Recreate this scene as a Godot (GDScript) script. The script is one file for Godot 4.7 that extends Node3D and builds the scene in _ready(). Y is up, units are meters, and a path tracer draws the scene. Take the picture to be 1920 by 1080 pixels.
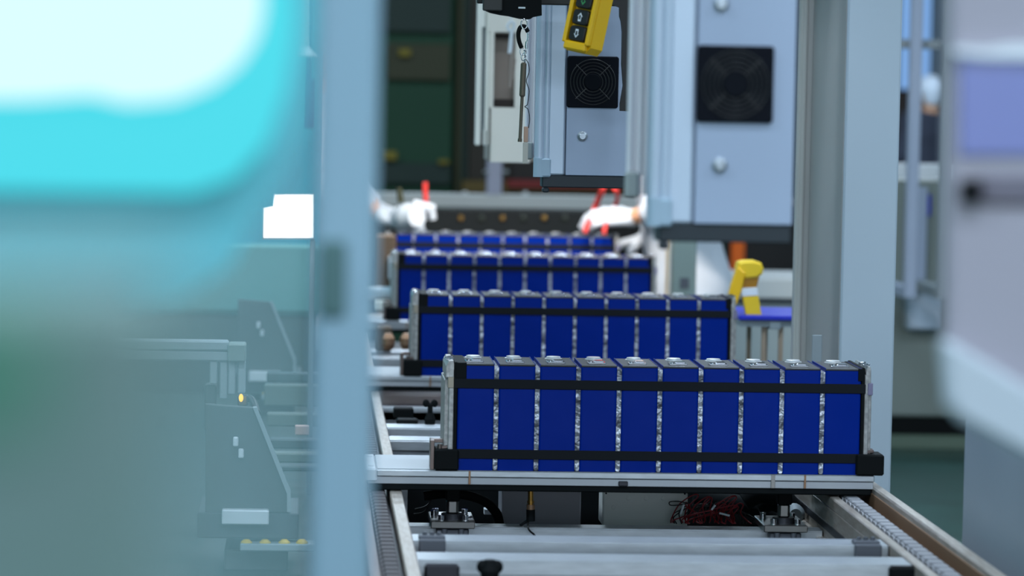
extends Node3D

# ---------- camera constants (1920x1080 frame) ----------
const F := 6500.0          # focal length in pixels
const VPX := 575.0         # where lines along the conveyor meet
const VPY := 145.0
const ROLL := 1.1          # degrees, picture turned clockwise
const EYE := Vector3(0.0, 1.533, 0.0)
var cam_basis := Basis()

var M := {}                # materials
var used := {}             # names taken
var parent_names := {}
var rng := RandomNumberGenerator.new()


func _ready() -> void:
	rng.seed = 7
	setup_camera()
	setup_light()
	make_materials()
	build_room()
	build_conveyor()
	build_pallets_and_modules()
	build_under_conveyor()
	build_cabinets()
	build_column_and_gantry()
	build_hanging_things()
	build_right_side()
	build_background()
	build_workers()
	build_left_station()
	build_foreground()


# ---------- camera, light ----------
func setup_camera() -> void:
	var r := deg_to_rad(ROLL)
	var ux := VPX - 960.0
	var uy := VPY - 540.0
	var x := ux * cos(r) + uy * sin(r)
	var y := -ux * sin(r) + uy * cos(r)
	# direction to the vanishing point in camera axes before the roll
	var yaw := atan2(-x, F)
	var pitch := atan2(-y, sqrt(F * F + x * x))
	# world -Z must land at (x, y); camera turned right by yaw and down by pitch
	cam_basis = Basis(Vector3.UP, -yaw) * Basis(Vector3.RIGHT, -pitch) * Basis(Vector3.BACK, r)
	var cam := Camera3D.new()
	cam.name = "camera"
	cam.transform = Transform3D(cam_basis, EYE)
	cam.keep_aspect = Camera3D.KEEP_HEIGHT
	cam.fov = rad_to_deg(2.0 * atan(540.0 / F))
	cam.near = 0.05
	cam.far = 100.0
	var at_ := CameraAttributesPhysical.new()
	at_.frustum_focal_length = 24.0 * F / 1080.0
	at_.frustum_focus_distance = 6.9
	at_.exposure_aperture = 4.8
	at_.frustum_near = 0.05
	at_.frustum_far = 100.0
	cam.attributes = at_
	add_child(cam)
	cam.current = true


func setup_light() -> void:
	var we := WorldEnvironment.new()
	we.name = "world_environment"
	var e := Environment.new()
	e.background_mode = Environment.BG_COLOR
	e.background_color = Color(0.10, 0.13, 0.16)
	e.tonemap_mode = Environment.TONE_MAPPER_LINEAR
	e.tonemap_exposure = 1.0
	e.sdfgi_enabled = true
	e.ssao_enabled = true
	e.ssil_enabled = true
	we.environment = e
	add_child(we)
	# rows of ceiling lamps, above the frame
	var n := 0
	for z in [1.6, -0.8, -3.4, -7.0, -10.1, -16.0, -22.5]:
		for x in [-2.4, 0.8, 4.0]:
			ceiling_lamp(Vector3(x, 4.2, z), 7.0 if z > -12.0 else (6.0 if z > -20.0 else 16.0), Color(0.85, 0.93, 1.0), n)
			n += 1
	# daylight from the tall window in the wall behind the camera
	var day := AreaLight3D.new()
	day.name = "window_daylight"
	day.area_size = Vector2(5.0, 1.9)
	day.light_color = Color(0.88, 0.945, 1.0)
	day.light_energy = 15.0
	day.area_range = 60.0
	day.area_attenuation = 2.0
	day.shadow_enabled = true
	add_child(day, true)
	day.position = Vector3(1.4, 1.75, 5.9)
	# the work lamp above the fourth module
	work_lamp()


func ceiling_lamp(p: Vector3, energy: float, c: Color, n: int) -> void:
	var t := thing("ceiling_lamp", "long white ceiling lamp in the rows over the line, number %d from the camera side" % (n + 1), "lamp", p, "ceiling lamps in rows")
	t.set_meta("label", "long white ceiling lamp, %s of its row, in the %s row from the camera" % [["left", "middle", "right"][n % 3], ["first", "second", "third", "fourth", "fifth", "sixth", "seventh"][n / 3]])
	var s := Sh.new()
	s.box(p, Vector3(1.4, 0.06, 0.36), 0.01)
	s.box(p + Vector3(0, 0.2, 0), Vector3(0.04, 0.36, 0.04), 0.0)
	part("housing", s, mat("lamp_white", Color(0.8, 0.8, 0.8), 0.5), t)
	var g := Sh.new()
	g.box(p + Vector3(0, -0.035, 0), Vector3(1.3, 0.012, 0.3), 0.0)
	part("diffuser", g, glow("lamp_glow", Color(0.85, 0.93, 1.0), 6.0), t)
	var l := AreaLight3D.new()
	l.name = "ceiling_lamp_light"
	l.area_size = Vector2(1.3, 0.3)
	l.light_color = c
	l.light_energy = energy
	l.area_range = 40.0
	l.area_attenuation = 2.0
	l.shadow_enabled = true
	add_child(l, true)
	l.position = p + Vector3(0, -0.05, 0)
	l.rotation_degrees = Vector3(-90, 0, 0)


func work_lamp() -> void:
	var p := Vector3(0.78, 1.98, -11.1)
	var t := thing("work_lamp", "slim work lamp hanging over the fourth module", "lamp", p)
	var s := Sh.new()
	s.box(p, Vector3(0.7, 0.05, 0.12), 0.008)
	for x in [-0.3, 0.3]:
		s.cyl(p + Vector3(x, 0.02, 0), p + Vector3(x, 2.4, 0), 0.006, 0.006, 8)
	part("housing", s, mat("lamp_white", Color(0.8, 0.8, 0.8), 0.5), t)
	var g := Sh.new()
	g.box(p + Vector3(0, -0.03, 0), Vector3(0.64, 0.012, 0.09), 0.0)
	part("diffuser", g, glow("work_glow", Color(1.0, 0.98, 0.95), 2.0), t)
	var l := AreaLight3D.new()
	l.name = "work_lamp_light"
	l.area_size = Vector2(0.64, 0.09)
	l.light_color = Color(1.0, 0.95, 0.90)
	l.light_energy = 5.0
	l.area_range = 40.0
	l.area_attenuation = 2.0
	l.shadow_enabled = true
	add_child(l, true)
	l.position = p + Vector3(0, -0.045, 0)
	l.rotation_degrees = Vector3(-62, 0, 0)


# the point that is seen at pixel (px, py), d metres along the line from the camera
func at(px: float, py: float, d: float) -> Vector3:
	var v := cam_basis * Vector3((px - 960.0) / F, -(py - 540.0) / F, -1.0)
	return EYE + v * (d / -v.z)


# ---------- mesh collector ----------
class Sh:
	var st := SurfaceTool.new()
	var count := 0

	func _init() -> void:
		st.begin(Mesh.PRIMITIVE_TRIANGLES)

	func tri(a: Vector3, b: Vector3, c: Vector3, na: Vector3, nb: Vector3, nc: Vector3) -> void:
		var n := (b - a).cross(c - a)
		if n.length_squared() < 1e-20:
			return
		count += 1
		if n.dot(na + nb + nc) > 0.0:
			st.set_normal(na); st.add_vertex(a)
			st.set_normal(nc); st.add_vertex(c)
			st.set_normal(nb); st.add_vertex(b)
		else:
			st.set_normal(na); st.add_vertex(a)
			st.set_normal(nb); st.add_vertex(b)
			st.set_normal(nc); st.add_vertex(c)

	func quad(a: Vector3, b: Vector3, c: Vector3, d: Vector3, n: Vector3) -> void:
		tri(a, b, c, n, n, n)
		tri(a, c, d, n, n, n)

	func box(c: Vector3, s: Vector3, bev := 0.0, bas := Basis()) -> void:
		var h := s * 0.5
		var b: float = minf(bev, minf(h.x, minf(h.y, h.z)) * 0.95)
		var sg := [-1.0, 1.0]
		var vert := func(sn: Vector3, a: int) -> Vector3:
			var v := Vector3(sn.x * (h.x - b), sn.y * (h.y - b), sn.z * (h.z - b))
			v[a] = sn[a] * h[a]
			return c + bas * v
		for a in 3:
			var u := (a + 1) % 3
			var w := (a + 2) % 3
			for s0 in sg:
				var n := Vector3.ZERO
				n[a] = s0
				var p := []
				for q in [[-1.0, -1.0], [1.0, -1.0], [1.0, 1.0], [-1.0, 1.0]]:
					var sn := Vector3.ZERO
					sn[a] = s0
					sn[u] = q[0]
					sn[w] = q[1]
					p.append(vert.call(sn, a))
				quad(p[0], p[1], p[2], p[3], bas * n)
		if b <= 0.0:
			return
		for a in 3:
			var u := (a + 1) % 3
			var w := (a + 2) % 3
			for s0 in sg:
				for s1 in sg:
					var n := Vector3.ZERO
					n[a] = s0
					n[u] = s1
					var lo := n
					lo[w] = -1.0
					var hi := n
					hi[w] = 1.0
					quad(vert.call(lo, a), vert.call(hi, a), vert.call(hi, u), vert.call(lo, u), bas * n.normalized())
		for x in sg:
			for y in sg:
				for z in sg:
					var sn := Vector3(x, y, z)
					var n := bas * sn.normalized()
					tri(vert.call(sn, 0), vert.call(sn, 1), vert.call(sn, 2), n, n, n)

	# box between two corners
	func span(lo: Vector3, hi: Vector3, bev := 0.0) -> void:
		box((lo + hi) * 0.5, (hi - lo).abs(), bev)

	func cyl(a: Vector3, b: Vector3, ra: float, rb: float, n := 16, caps := true) -> void:
		lathe(a, b - a, [Vector2(ra, 0.0), Vector2(rb, 1.0)], n, caps)

	# profile of (radius, share of the axis)
	func lathe(at_: Vector3, axis: Vector3, prof: Array, n := 20, caps := true) -> void:
		var ax := axis.normalized()
		var e0 := ax.cross(Vector3.UP if absf(ax.y) < 0.9 else Vector3.RIGHT).normalized()
		var e1 := ax.cross(e0)
		var len_ := axis.length()
		for i in prof.size() - 1:
			var p: Vector2 = prof[i]
			var q: Vector2 = prof[i + 1]
			var slope := Vector2((q.y - p.y) * len_, p.x - q.x).normalized()
			for k in n:
				var t0 := TAU * k / n
				var t1 := TAU * (k + 1) / n
				var d0 := e0 * cos(t0) + e1 * sin(t0)
				var d1 := e0 * cos(t1) + e1 * sin(t1)
				var n0 := (d0 * slope.x + ax * slope.y).normalized()
				var n1 := (d1 * slope.x + ax * slope.y).normalized()
				var a := at_ + d0 * p.x + axis * p.y
				var b := at_ + d1 * p.x + axis * p.y
				var c := at_ + d1 * q.x + axis * q.y
				var d := at_ + d0 * q.x + axis * q.y
				tri(a, b, c, n0, n1, n1)
				tri(a, c, d, n0, n1, n0)
		if caps:
			for e in [[prof[0], -ax], [prof[-1], ax]]:
				var p: Vector2 = e[0]
				if p.x < 1e-5:
					continue
				for k in n:
					var t0 := TAU * k / n
					var t1 := TAU * (k + 1) / n
					var o := at_ + axis * p.y
					tri(o, o + (e0 * cos(t0) + e1 * sin(t0)) * p.x, o + (e0 * cos(t1) + e1 * sin(t1)) * p.x, e[1], e[1], e[1])

	func ball(c: Vector3, r: Vector3, n := 16) -> void:
		var rows := n / 2
		for i in rows:
			var f0 := PI * i / rows
			var f1 := PI * (i + 1) / rows
			for k in n:
				var t0 := TAU * k / n
				var t1 := TAU * (k + 1) / n
				var p := []
				for q in [[f0, t0], [f0, t1], [f1, t1], [f1, t0]]:
					p.append(Vector3(sin(q[0]) * cos(q[1]), cos(q[0]), sin(q[0]) * sin(q[1])))
				tri(c + p[0] * r, c + p[1] * r, c + p[2] * r, (p[0] / r).normalized(), (p[1] / r).normalized(), (p[2] / r).normalized())
				tri(c + p[0] * r, c + p[2] * r, c + p[3] * r, (p[0] / r).normalized(), (p[2] / r).normalized(), (p[3] / r).normalized())

	# round tube along points
	func tube(pts: Array, r: float, n := 8, closed := false) -> void:
		var m := pts.size()
		var rings := []
		var prev := Vector3.ZERO
		for i in m:
			var p: Vector3 = pts[i]
			var q: Vector3 = pts[(i + 1) % m] if closed else pts[mini(i + 1, m - 1)]
			var o: Vector3 = pts[(i - 1 + m) % m] if closed else pts[maxi(i - 1, 0)]
			var ax := (q - o).normalized()
			if prev == Vector3.ZERO:
				prev = ax.cross(Vector3.UP if absf(ax.y) < 0.9 else Vector3.RIGHT).normalized()
			prev = (prev - ax * prev.dot(ax)).normalized()
			var e1 := ax.cross(prev)
			var ring := []
			for k in n:
				var d := prev * cos(TAU * k / n) + e1 * sin(TAU * k / n)
				ring.append([p + d * r, d])
			rings.append(ring)
		for i in (m if closed else m - 1):
			var a: Array = rings[i]
			var b: Array = rings[(i + 1) % m]
			for k in n:
				var l := (k + 1) % n
				tri(a[k][0], a[l][0], b[l][0], a[k][1], a[l][1], b[l][1])
				tri(a[k][0], b[l][0], b[k][0], a[k][1], b[l][1], b[k][1])
		if not closed:
			for e in [[rings[0], pts[0], pts[1]], [rings[-1], pts[-1], pts[-2]]]:
				var nn: Vector3 = (e[1] - e[2]).normalized()
				for k in n:
					tri(e[1], e[0][k][0], e[0][(k + 1) % n][0], nn, nn, nn)

	# outline (x, y) pushed along z from 0 to -depth, placed by xf
	func prism(poly: PackedVector2Array, depth: float, xf: Transform3D, bev := 0.0) -> void:
		var front := poly
		if bev > 0.0:
			var off := Geometry2D.offset_polygon(poly, -bev)
			if off.size() == 1 and off[0].size() == poly.size():
				front = align(off[0], poly)
			else:
				bev = 0.0
		var z0 := 0.0
		face(front, z0, Vector3.BACK, xf)
		face(poly, -depth, Vector3.FORWARD, xf)
		var m := poly.size()
		var turn := 0.0
		for i in m:
			var a := poly[i]
			var b := poly[(i + 1) % m]
			turn += a.x * b.y - b.x * a.y
		for i in m:
			var j := (i + 1) % m
			var a := poly[i]
			var b := poly[j]
			var nn: Vector2 = Vector2(b.y - a.y, a.x - b.x).normalized() * (1.0 if turn > 0.0 else -1.0)
			var n3 := (xf.basis * Vector3(nn.x, nn.y, 0)).normalized()
			quad(xf * Vector3(a.x, a.y, z0 - bev), xf * Vector3(b.x, b.y, z0 - bev), xf * Vector3(b.x, b.y, -depth), xf * Vector3(a.x, a.y, -depth), n3)
			if bev > 0.0:
				var n4 := (xf.basis * Vector3(nn.x, nn.y, 1)).normalized()
				quad(xf * Vector3(front[i].x, front[i].y, z0), xf * Vector3(front[j].x, front[j].y, z0), xf * Vector3(b.x, b.y, z0 - bev), xf * Vector3(a.x, a.y, z0 - bev), n4)

	func align(off: PackedVector2Array, poly: PackedVector2Array) -> PackedVector2Array:
		var out := PackedVector2Array()
		for p in poly:
			var best := off[0]
			for q in off:
				if q.distance_squared_to(p) < best.distance_squared_to(p):
					best = q
			out.append(best)
		return out

	func face(poly: PackedVector2Array, z: float, n: Vector3, xf: Transform3D) -> void:
		var ids := Geometry2D.triangulate_polygon(poly)
		var nn := (xf.basis * n).normalized()
		for i in range(0, ids.size(), 3):
			var p := []
			for k in 3:
				var v := poly[ids[i + k]]
				p.append(xf * Vector3(v.x, v.y, z))
			tri(p[0], p[1], p[2], nn, nn, nn)

	func done() -> ArrayMesh:
		st.index()
		return st.commit()


# ---------- things and parts ----------
func numbered(n: String) -> String:
	var k: int = used.get(n, 0)
	used[n] = k + 1
	return n if k == 0 else "%s_%03d" % [n, k]


func thing(called: String, label: String, category: String, p := Vector3.ZERO, group := "") -> Node3D:
	var o := Node3D.new()
	o.name = numbered(called)
	add_child(o, true)
	o.position = p
	o.set_meta("label", label)
	o.set_meta("category", category)
	if group:
		o.set_meta("group", group)
	return o


# a part whose shape was given in world places (or, with local on, in its thing's own axes)
func part(called: String, s: Sh, m: Material, parent: Node3D, local := false, label := "") -> MeshInstance3D:
	return part_mesh(called, s.done(), m, parent, local, label)


func part_mesh(called: String, me: Mesh, m: Material, parent: Node3D, local := false, label := "") -> MeshInstance3D:
	var o := MeshInstance3D.new()
	o.mesh = me
	o.material_override = null
	for i in me.get_surface_count():
		o.set_surface_override_material(i, m)
	var names: Dictionary = parent_names.get_or_add(parent, {})
	var k: int = names.get(called, 0)
	names[called] = k + 1
	o.name = called if k == 0 else "%s_%03d" % [called, k]
	parent.add_child(o, true)
	if not local:
		o.position = -world_of(parent)
	if label:
		o.set_meta("label", label)
	return o


func world_of(n: Node3D) -> Vector3:
	var p := Vector3.ZERO
	var c: Node = n
	while c is Node3D and c != self:
		p += (c as Node3D).position
		c = c.get_parent()
	return p


# a thing of one mesh, given in world places
func single(called: String, s: Sh, m: Material, label: String, category: String, group := "") -> MeshInstance3D:
	var me := s.done()
	var bb := me.get_aabb()
	var base := bb.position + Vector3(bb.size.x * 0.5, 0, bb.size.z * 0.5)
	var o := MeshInstance3D.new()
	o.name = numbered(called)
	# move the shape so that its base sits at the node
	var st := SurfaceTool.new()
	st.append_from(me, 0, Transform3D(Basis(), -base))
	o.mesh = st.commit()
	o.set_surface_override_material(0, m)
	add_child(o, true)
	o.position = base
	o.set_meta("label", label)
	o.set_meta("category", category)
	if group:
		o.set_meta("group", group)
	return o


func struct(called: String, s: Sh, m: Material, label := "", parent: Node3D = null) -> MeshInstance3D:
	var o := MeshInstance3D.new()
	o.name = called
	o.mesh = s.done()
	o.set_surface_override_material(0, m)
	if parent:
		parent.add_child(o, true)
	else:
		add_child(o, true)
		o.set_meta("kind", "structure")
		if label:
			o.set_meta("label", label)
			o.set_meta("category", called.split("_")[0])
	return o


# a box whose front face covers a pixel rectangle at distance d and that runs back by depth
func pbox(s: Sh, x0: float, y0: float, x1: float, y1: float, d: float, depth: float, bev := 0.002) -> void:
	var c := at((x0 + x1) * 0.5, (y0 + y1) * 0.5, d)
	var k := d / F
	s.box(c + Vector3(0, 0, -depth * 0.5), Vector3(absf(x1 - x0) * k, absf(y1 - y0) * k, depth), bev)


func base_at(x0: float, x1: float, y1: float, d: float, depth := 0.0) -> Vector3:
	return at((x0 + x1) * 0.5, y1, d) + Vector3(0, 0, -depth * 0.5)


# outline in pixels at distance d, pushed back by depth
func ppoly(s: Sh, pts: Array, d: float, depth: float, bev := 0.0) -> void:
	var poly := PackedVector2Array()
	for p in pts:
		var v := at(p[0], p[1], d)
		poly.append(Vector2(v.x, v.y))
	s.prism(poly, depth, Transform3D(Basis(), Vector3(0, 0, -d)), bev)


func ppath(pts: Array) -> Array:
	# smooth path through [px, py, d] points
	var c := Curve3D.new()
	c.bake_interval = 0.01
	var v := []
	for p in pts:
		v.append(at(p[0], p[1], p[2]))
	return spline(v)


func spline(v: Array, n := 6) -> Array:
	var out := []
	for i in v.size() - 1:
		var p0: Vector3 = v[maxi(i - 1, 0)]
		var p1: Vector3 = v[i]
		var p2: Vector3 = v[i + 1]
		var p3: Vector3 = v[mini(i + 2, v.size() - 1)]
		for k in n:
			out.append(p1.cubic_interpolate(p2, p0, p3, float(k) / n))
	out.append(v[-1])
	return out


func rounded(w: float, h: float, r: float, n := 5) -> PackedVector2Array:
	var out := PackedVector2Array()
	for q in [[1, 1, 0], [-1, 1, 1], [-1, -1, 2], [1, -1, 3]]:
		for k in n + 1:
			var t: float = PI * 0.5 * (q[2] + float(k) / n)
			out.append(Vector2(q[0] * (w * 0.5 - r) + cos(t) * r, q[1] * (h * 0.5 - r) + sin(t) * r))
	return out


# ---------- materials ----------
func mat(called: String, c: Color, rough := 0.5, metal := 0.0) -> StandardMaterial3D:
	if M.has(called):
		return M[called]
	var m := StandardMaterial3D.new()
	m.resource_name = called
	m.albedo_color = c
	m.roughness = rough
	m.metallic = metal
	M[called] = m
	return m


func glow(called: String, c: Color, e: float) -> StandardMaterial3D:
	if M.has(called):
		return M[called]
	var m := mat(called, c * 0.15, 0.6)
	m.emission_enabled = true
	m.emission = c
	m.emission_energy_multiplier = e
	return m


func noise_tex(freq: float, oct: int, lo: Color, hi: Color, sd: int, size := 512, type := FastNoiseLite.TYPE_SIMPLEX_SMOOTH) -> NoiseTexture2D:
	var n := FastNoiseLite.new()
	n.seed = sd
	n.noise_type = type
	n.frequency = freq
	n.fractal_octaves = oct
	var t := NoiseTexture2D.new()
	t.width = size
	t.height = size
	t.seamless = true
	t.noise = n
	var g := Gradient.new()
	g.set_color(0, lo)
	g.set_color(1, hi)
	t.color_ramp = g
	return t


func make_materials() -> void:
	var alu := mat("aluminium", Color(0.80, 0.82, 0.84), 0.42, 0.88)
	alu.albedo_texture = noise_tex(0.02, 4, Color(0.91, 0.91, 0.91), Color(1, 1, 1), 3)
	alu.roughness = 0.40
	alu.uv1_triplanar = true
	alu.uv1_world_triplanar = true
	alu.uv1_scale = Vector3(1.5, 9, 9)
	var alur := mat("aluminium_along", Color(0.74, 0.71, 0.68), 0.40, 0.55)
	alur.albedo_texture = noise_tex(0.02, 3, Color(0.84, 0.80, 0.76), Color(1, 1, 1), 5)
	alur.uv1_triplanar = true
	alur.uv1_world_triplanar = true
	alur.uv1_scale = Vector3(9, 9, 1.2)
	mat("steel", Color(0.62, 0.61, 0.60), 0.3, 1.0)
	mat("chrome", Color(0.85, 0.85, 0.87), 0.14, 1.0)
	mat("dark_steel", Color(0.24, 0.24, 0.26), 0.4, 0.7)
	mat("black", Color(0.06, 0.07, 0.075), 0.55)
	mat("rubber", Color(0.07, 0.082, 0.088), 0.75)
	mat("brass", Color(0.78, 0.58, 0.30), 0.3, 1.0)
	mat("copper", Color(0.62, 0.48, 0.38), 0.45, 0.7)
	var blue := mat("cell_blue", Color(0.0, 0.135, 0.49), 0.36)
	blue.clearcoat_enabled = true
	blue.clearcoat = 0.09
	blue.metallic_specular = 0.14
	blue.clearcoat_roughness = 0.16
	blue.heightmap_enabled = true
	blue.heightmap_texture = noise_tex(0.006, 2, Color(0, 0, 0), Color(1, 1, 1), 11)
	blue.heightmap_scale = 0.12
	blue.uv1_triplanar = true
	blue.uv1_world_triplanar = true
	blue.uv1_scale = Vector3(4, 3, 4)
	var top := mat("cell_top", Color(0.15, 0.15, 0.16), 0.5, 0.0)
	top.clearcoat_enabled = false
	var foil := mat("crinkled_foil", Color(0.88, 0.89, 0.92), 0.30, 0.55)
	foil.heightmap_enabled = true
	foil.heightmap_texture = noise_tex(0.03, 3, Color(0, 0, 0), Color(1, 1, 1), 17)
	foil.heightmap_scale = 0.4
	foil.albedo_texture = noise_tex(0.02, 2, Color(0.34, 0.34, 0.36), Color(1, 1, 1), 18)
	foil.uv1_triplanar = true
	foil.uv1_world_triplanar = true
	foil.uv1_scale = Vector3(3.2, 3.2, 3.2)
	var pl := mat("end_plate_metal", Color(0.76, 0.75, 0.74), 0.36, 0.5)
	pl.albedo_texture = noise_tex(0.02, 3, Color(0.7, 0.7, 0.7), Color(1, 1, 1), 22)
	pl.uv1_triplanar = true
	pl.uv1_scale = Vector3(6, 6, 6)
	mat("grille_black", Color(0.055, 0.065, 0.095), 0.65)
	mat("hub_black", Color(0.065, 0.075, 0.10), 0.75)
	mat("strap", Color(0.10, 0.11, 0.125), 0.6)
	for dark in ["black", "rubber", "strap", "grille_black", "hub_black"]:
		M[dark].metallic_specular = 0.2
	mat("cabinet_paint", Color(0.61, 0.66, 0.745), 0.42)
	mat("cabinet_profile", Color(0.72, 0.77, 0.83), 0.35, 0.25)
	mat("cabinet_cap", Color(0.60, 0.68, 0.74), 0.5)
	mat("cabinet_base", Color(0.13, 0.16, 0.185), 0.55)
	mat("cream", Color(0.95, 0.92, 0.87), 0.5)
	mat("warm_grey", Color(0.62, 0.56, 0.52), 0.6)
	mat("column_paint", Color(0.66, 0.71, 0.75), 0.5)
	mat("column_side", Color(0.62, 0.61, 0.60), 0.5)
	mat("yellow", Color(0.93, 0.72, 0.03), 0.4)
	mat("yellow_soft", Color(0.92, 0.76, 0.12), 0.45)
	mat("orange", Color(0.96, 0.42, 0.05), 0.5)
	mat("white", Color(0.88, 0.90, 0.92), 0.5)
	mat("white_cloth", Color(0.76, 0.79, 0.83), 0.9)
	mat("glove", Color(0.76, 0.79, 0.82), 0.85)
	mat("skin", Color(0.80, 0.60, 0.47), 0.6)
	mat("dark_cloth", Color(0.20, 0.22, 0.28), 0.9)
	mat("red", Color(0.84, 0.22, 0.19), 0.5)
	mat("wire_red", Color(0.50, 0.06, 0.10), 0.4)
	mat("wire_black", Color(0.03, 0.03, 0.035), 0.45)
	mat("grey_paint", Color(0.52, 0.56, 0.58), 0.5)
	mat("grey_plate", Color(0.36, 0.37, 0.40), 0.5, 0.4)
	mat("light_grey", Color(0.72, 0.74, 0.74), 0.5)
	mat("dark_green", Color(0.02, 0.22, 0.13), 0.7)
	mat("deep_green", Color(0.02, 0.14, 0.11), 0.6)
	mat("olive", Color(0.17, 0.18, 0.07), 0.6)
	mat("brown_dark", Color(0.13, 0.07, 0.04), 0.6)
	mat("blue_tray", Color(0.10, 0.16, 0.70), 0.35)
	mat("tan", Color(0.66, 0.50, 0.34), 0.6)
	mat("near_grey", Color(0.62, 0.64, 0.66), 0.5)


# ---------- the room ----------
func build_room() -> void:
	var fl := mat("floor_green", Color(0.13, 0.30, 0.28), 0.28)
	fl.albedo_texture = noise_tex(0.01, 4, Color(0.8, 0.8, 0.8), Color(1, 1, 1), 31)
	fl.uv1_triplanar = true
	fl.uv1_world_triplanar = true
	fl.uv1_scale = Vector3(0.4, 0.4, 0.4)
	var x0 := -4.0
	var x1 := 6.5
	var z0 := 6.0
	var z1 := -30.0
	var s := Sh.new()
	s.span(Vector3(x0 - 0.2, -0.2, z1 - 0.2), Vector3(x1 + 0.2, 0, z0 + 0.2))
	struct("floor", s, fl, "glossy green epoxy factory floor", null)
	s = Sh.new()
	s.span(Vector3(x0 - 0.2, 4.6, z1 - 0.2), Vector3(x1 + 0.2, 4.8, z0 + 0.2))
	struct("ceiling", s, mat("ceiling_grey", Color(0.55, 0.58, 0.6), 0.8), "pale grey factory ceiling", null)
	s = Sh.new()
	s.span(Vector3(x0 - 0.2, 0, z1 - 0.2), Vector3(x1 + 0.2, 4.6, z1))
	struct("wall_back", s, mat("wall_dark", Color(0.10, 0.16, 0.15), 0.8), "dark green back wall of the hall", null)
	s = Sh.new()
	s.span(Vector3(x0 - 0.2, 0, z0), Vector3(x1 + 0.2, 4.6, z0 + 0.2))
	struct("wall_front", s, mat("wall_pale", Color(0.60, 0.64, 0.66), 0.8), "pale wall behind the camera", null)
	s = Sh.new()
	s.span(Vector3(-1.1, 0.8, z0 - 0.03), Vector3(3.9, 2.7, z0 - 0.01))
	struct("window_3", s, glow("daylight_pane", Color(0.88, 0.945, 1.0), 0.35), "wide bright window in the wall behind the camera", null)
	s = Sh.new()
	s.span(Vector3(x0 - 0.2, 0, z1), Vector3(x0, 4.6, z0))
	struct("wall_left", s, mat("wall_teal", Color(0.30, 0.52, 0.50), 0.8), "teal green painted left wall", null)
	s = Sh.new()
	s.span(Vector3(x1, 0, z1), Vector3(x1 + 0.2, 4.6, z0))
	struct("wall_right", s, mat("wall_pale", Color(0.60, 0.64, 0.66), 0.8), "pale right wall of the hall", null)


# ---------- conveyor ----------
const ZN := -4.2     # near end
const ZF := -12.35    # far end

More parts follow.
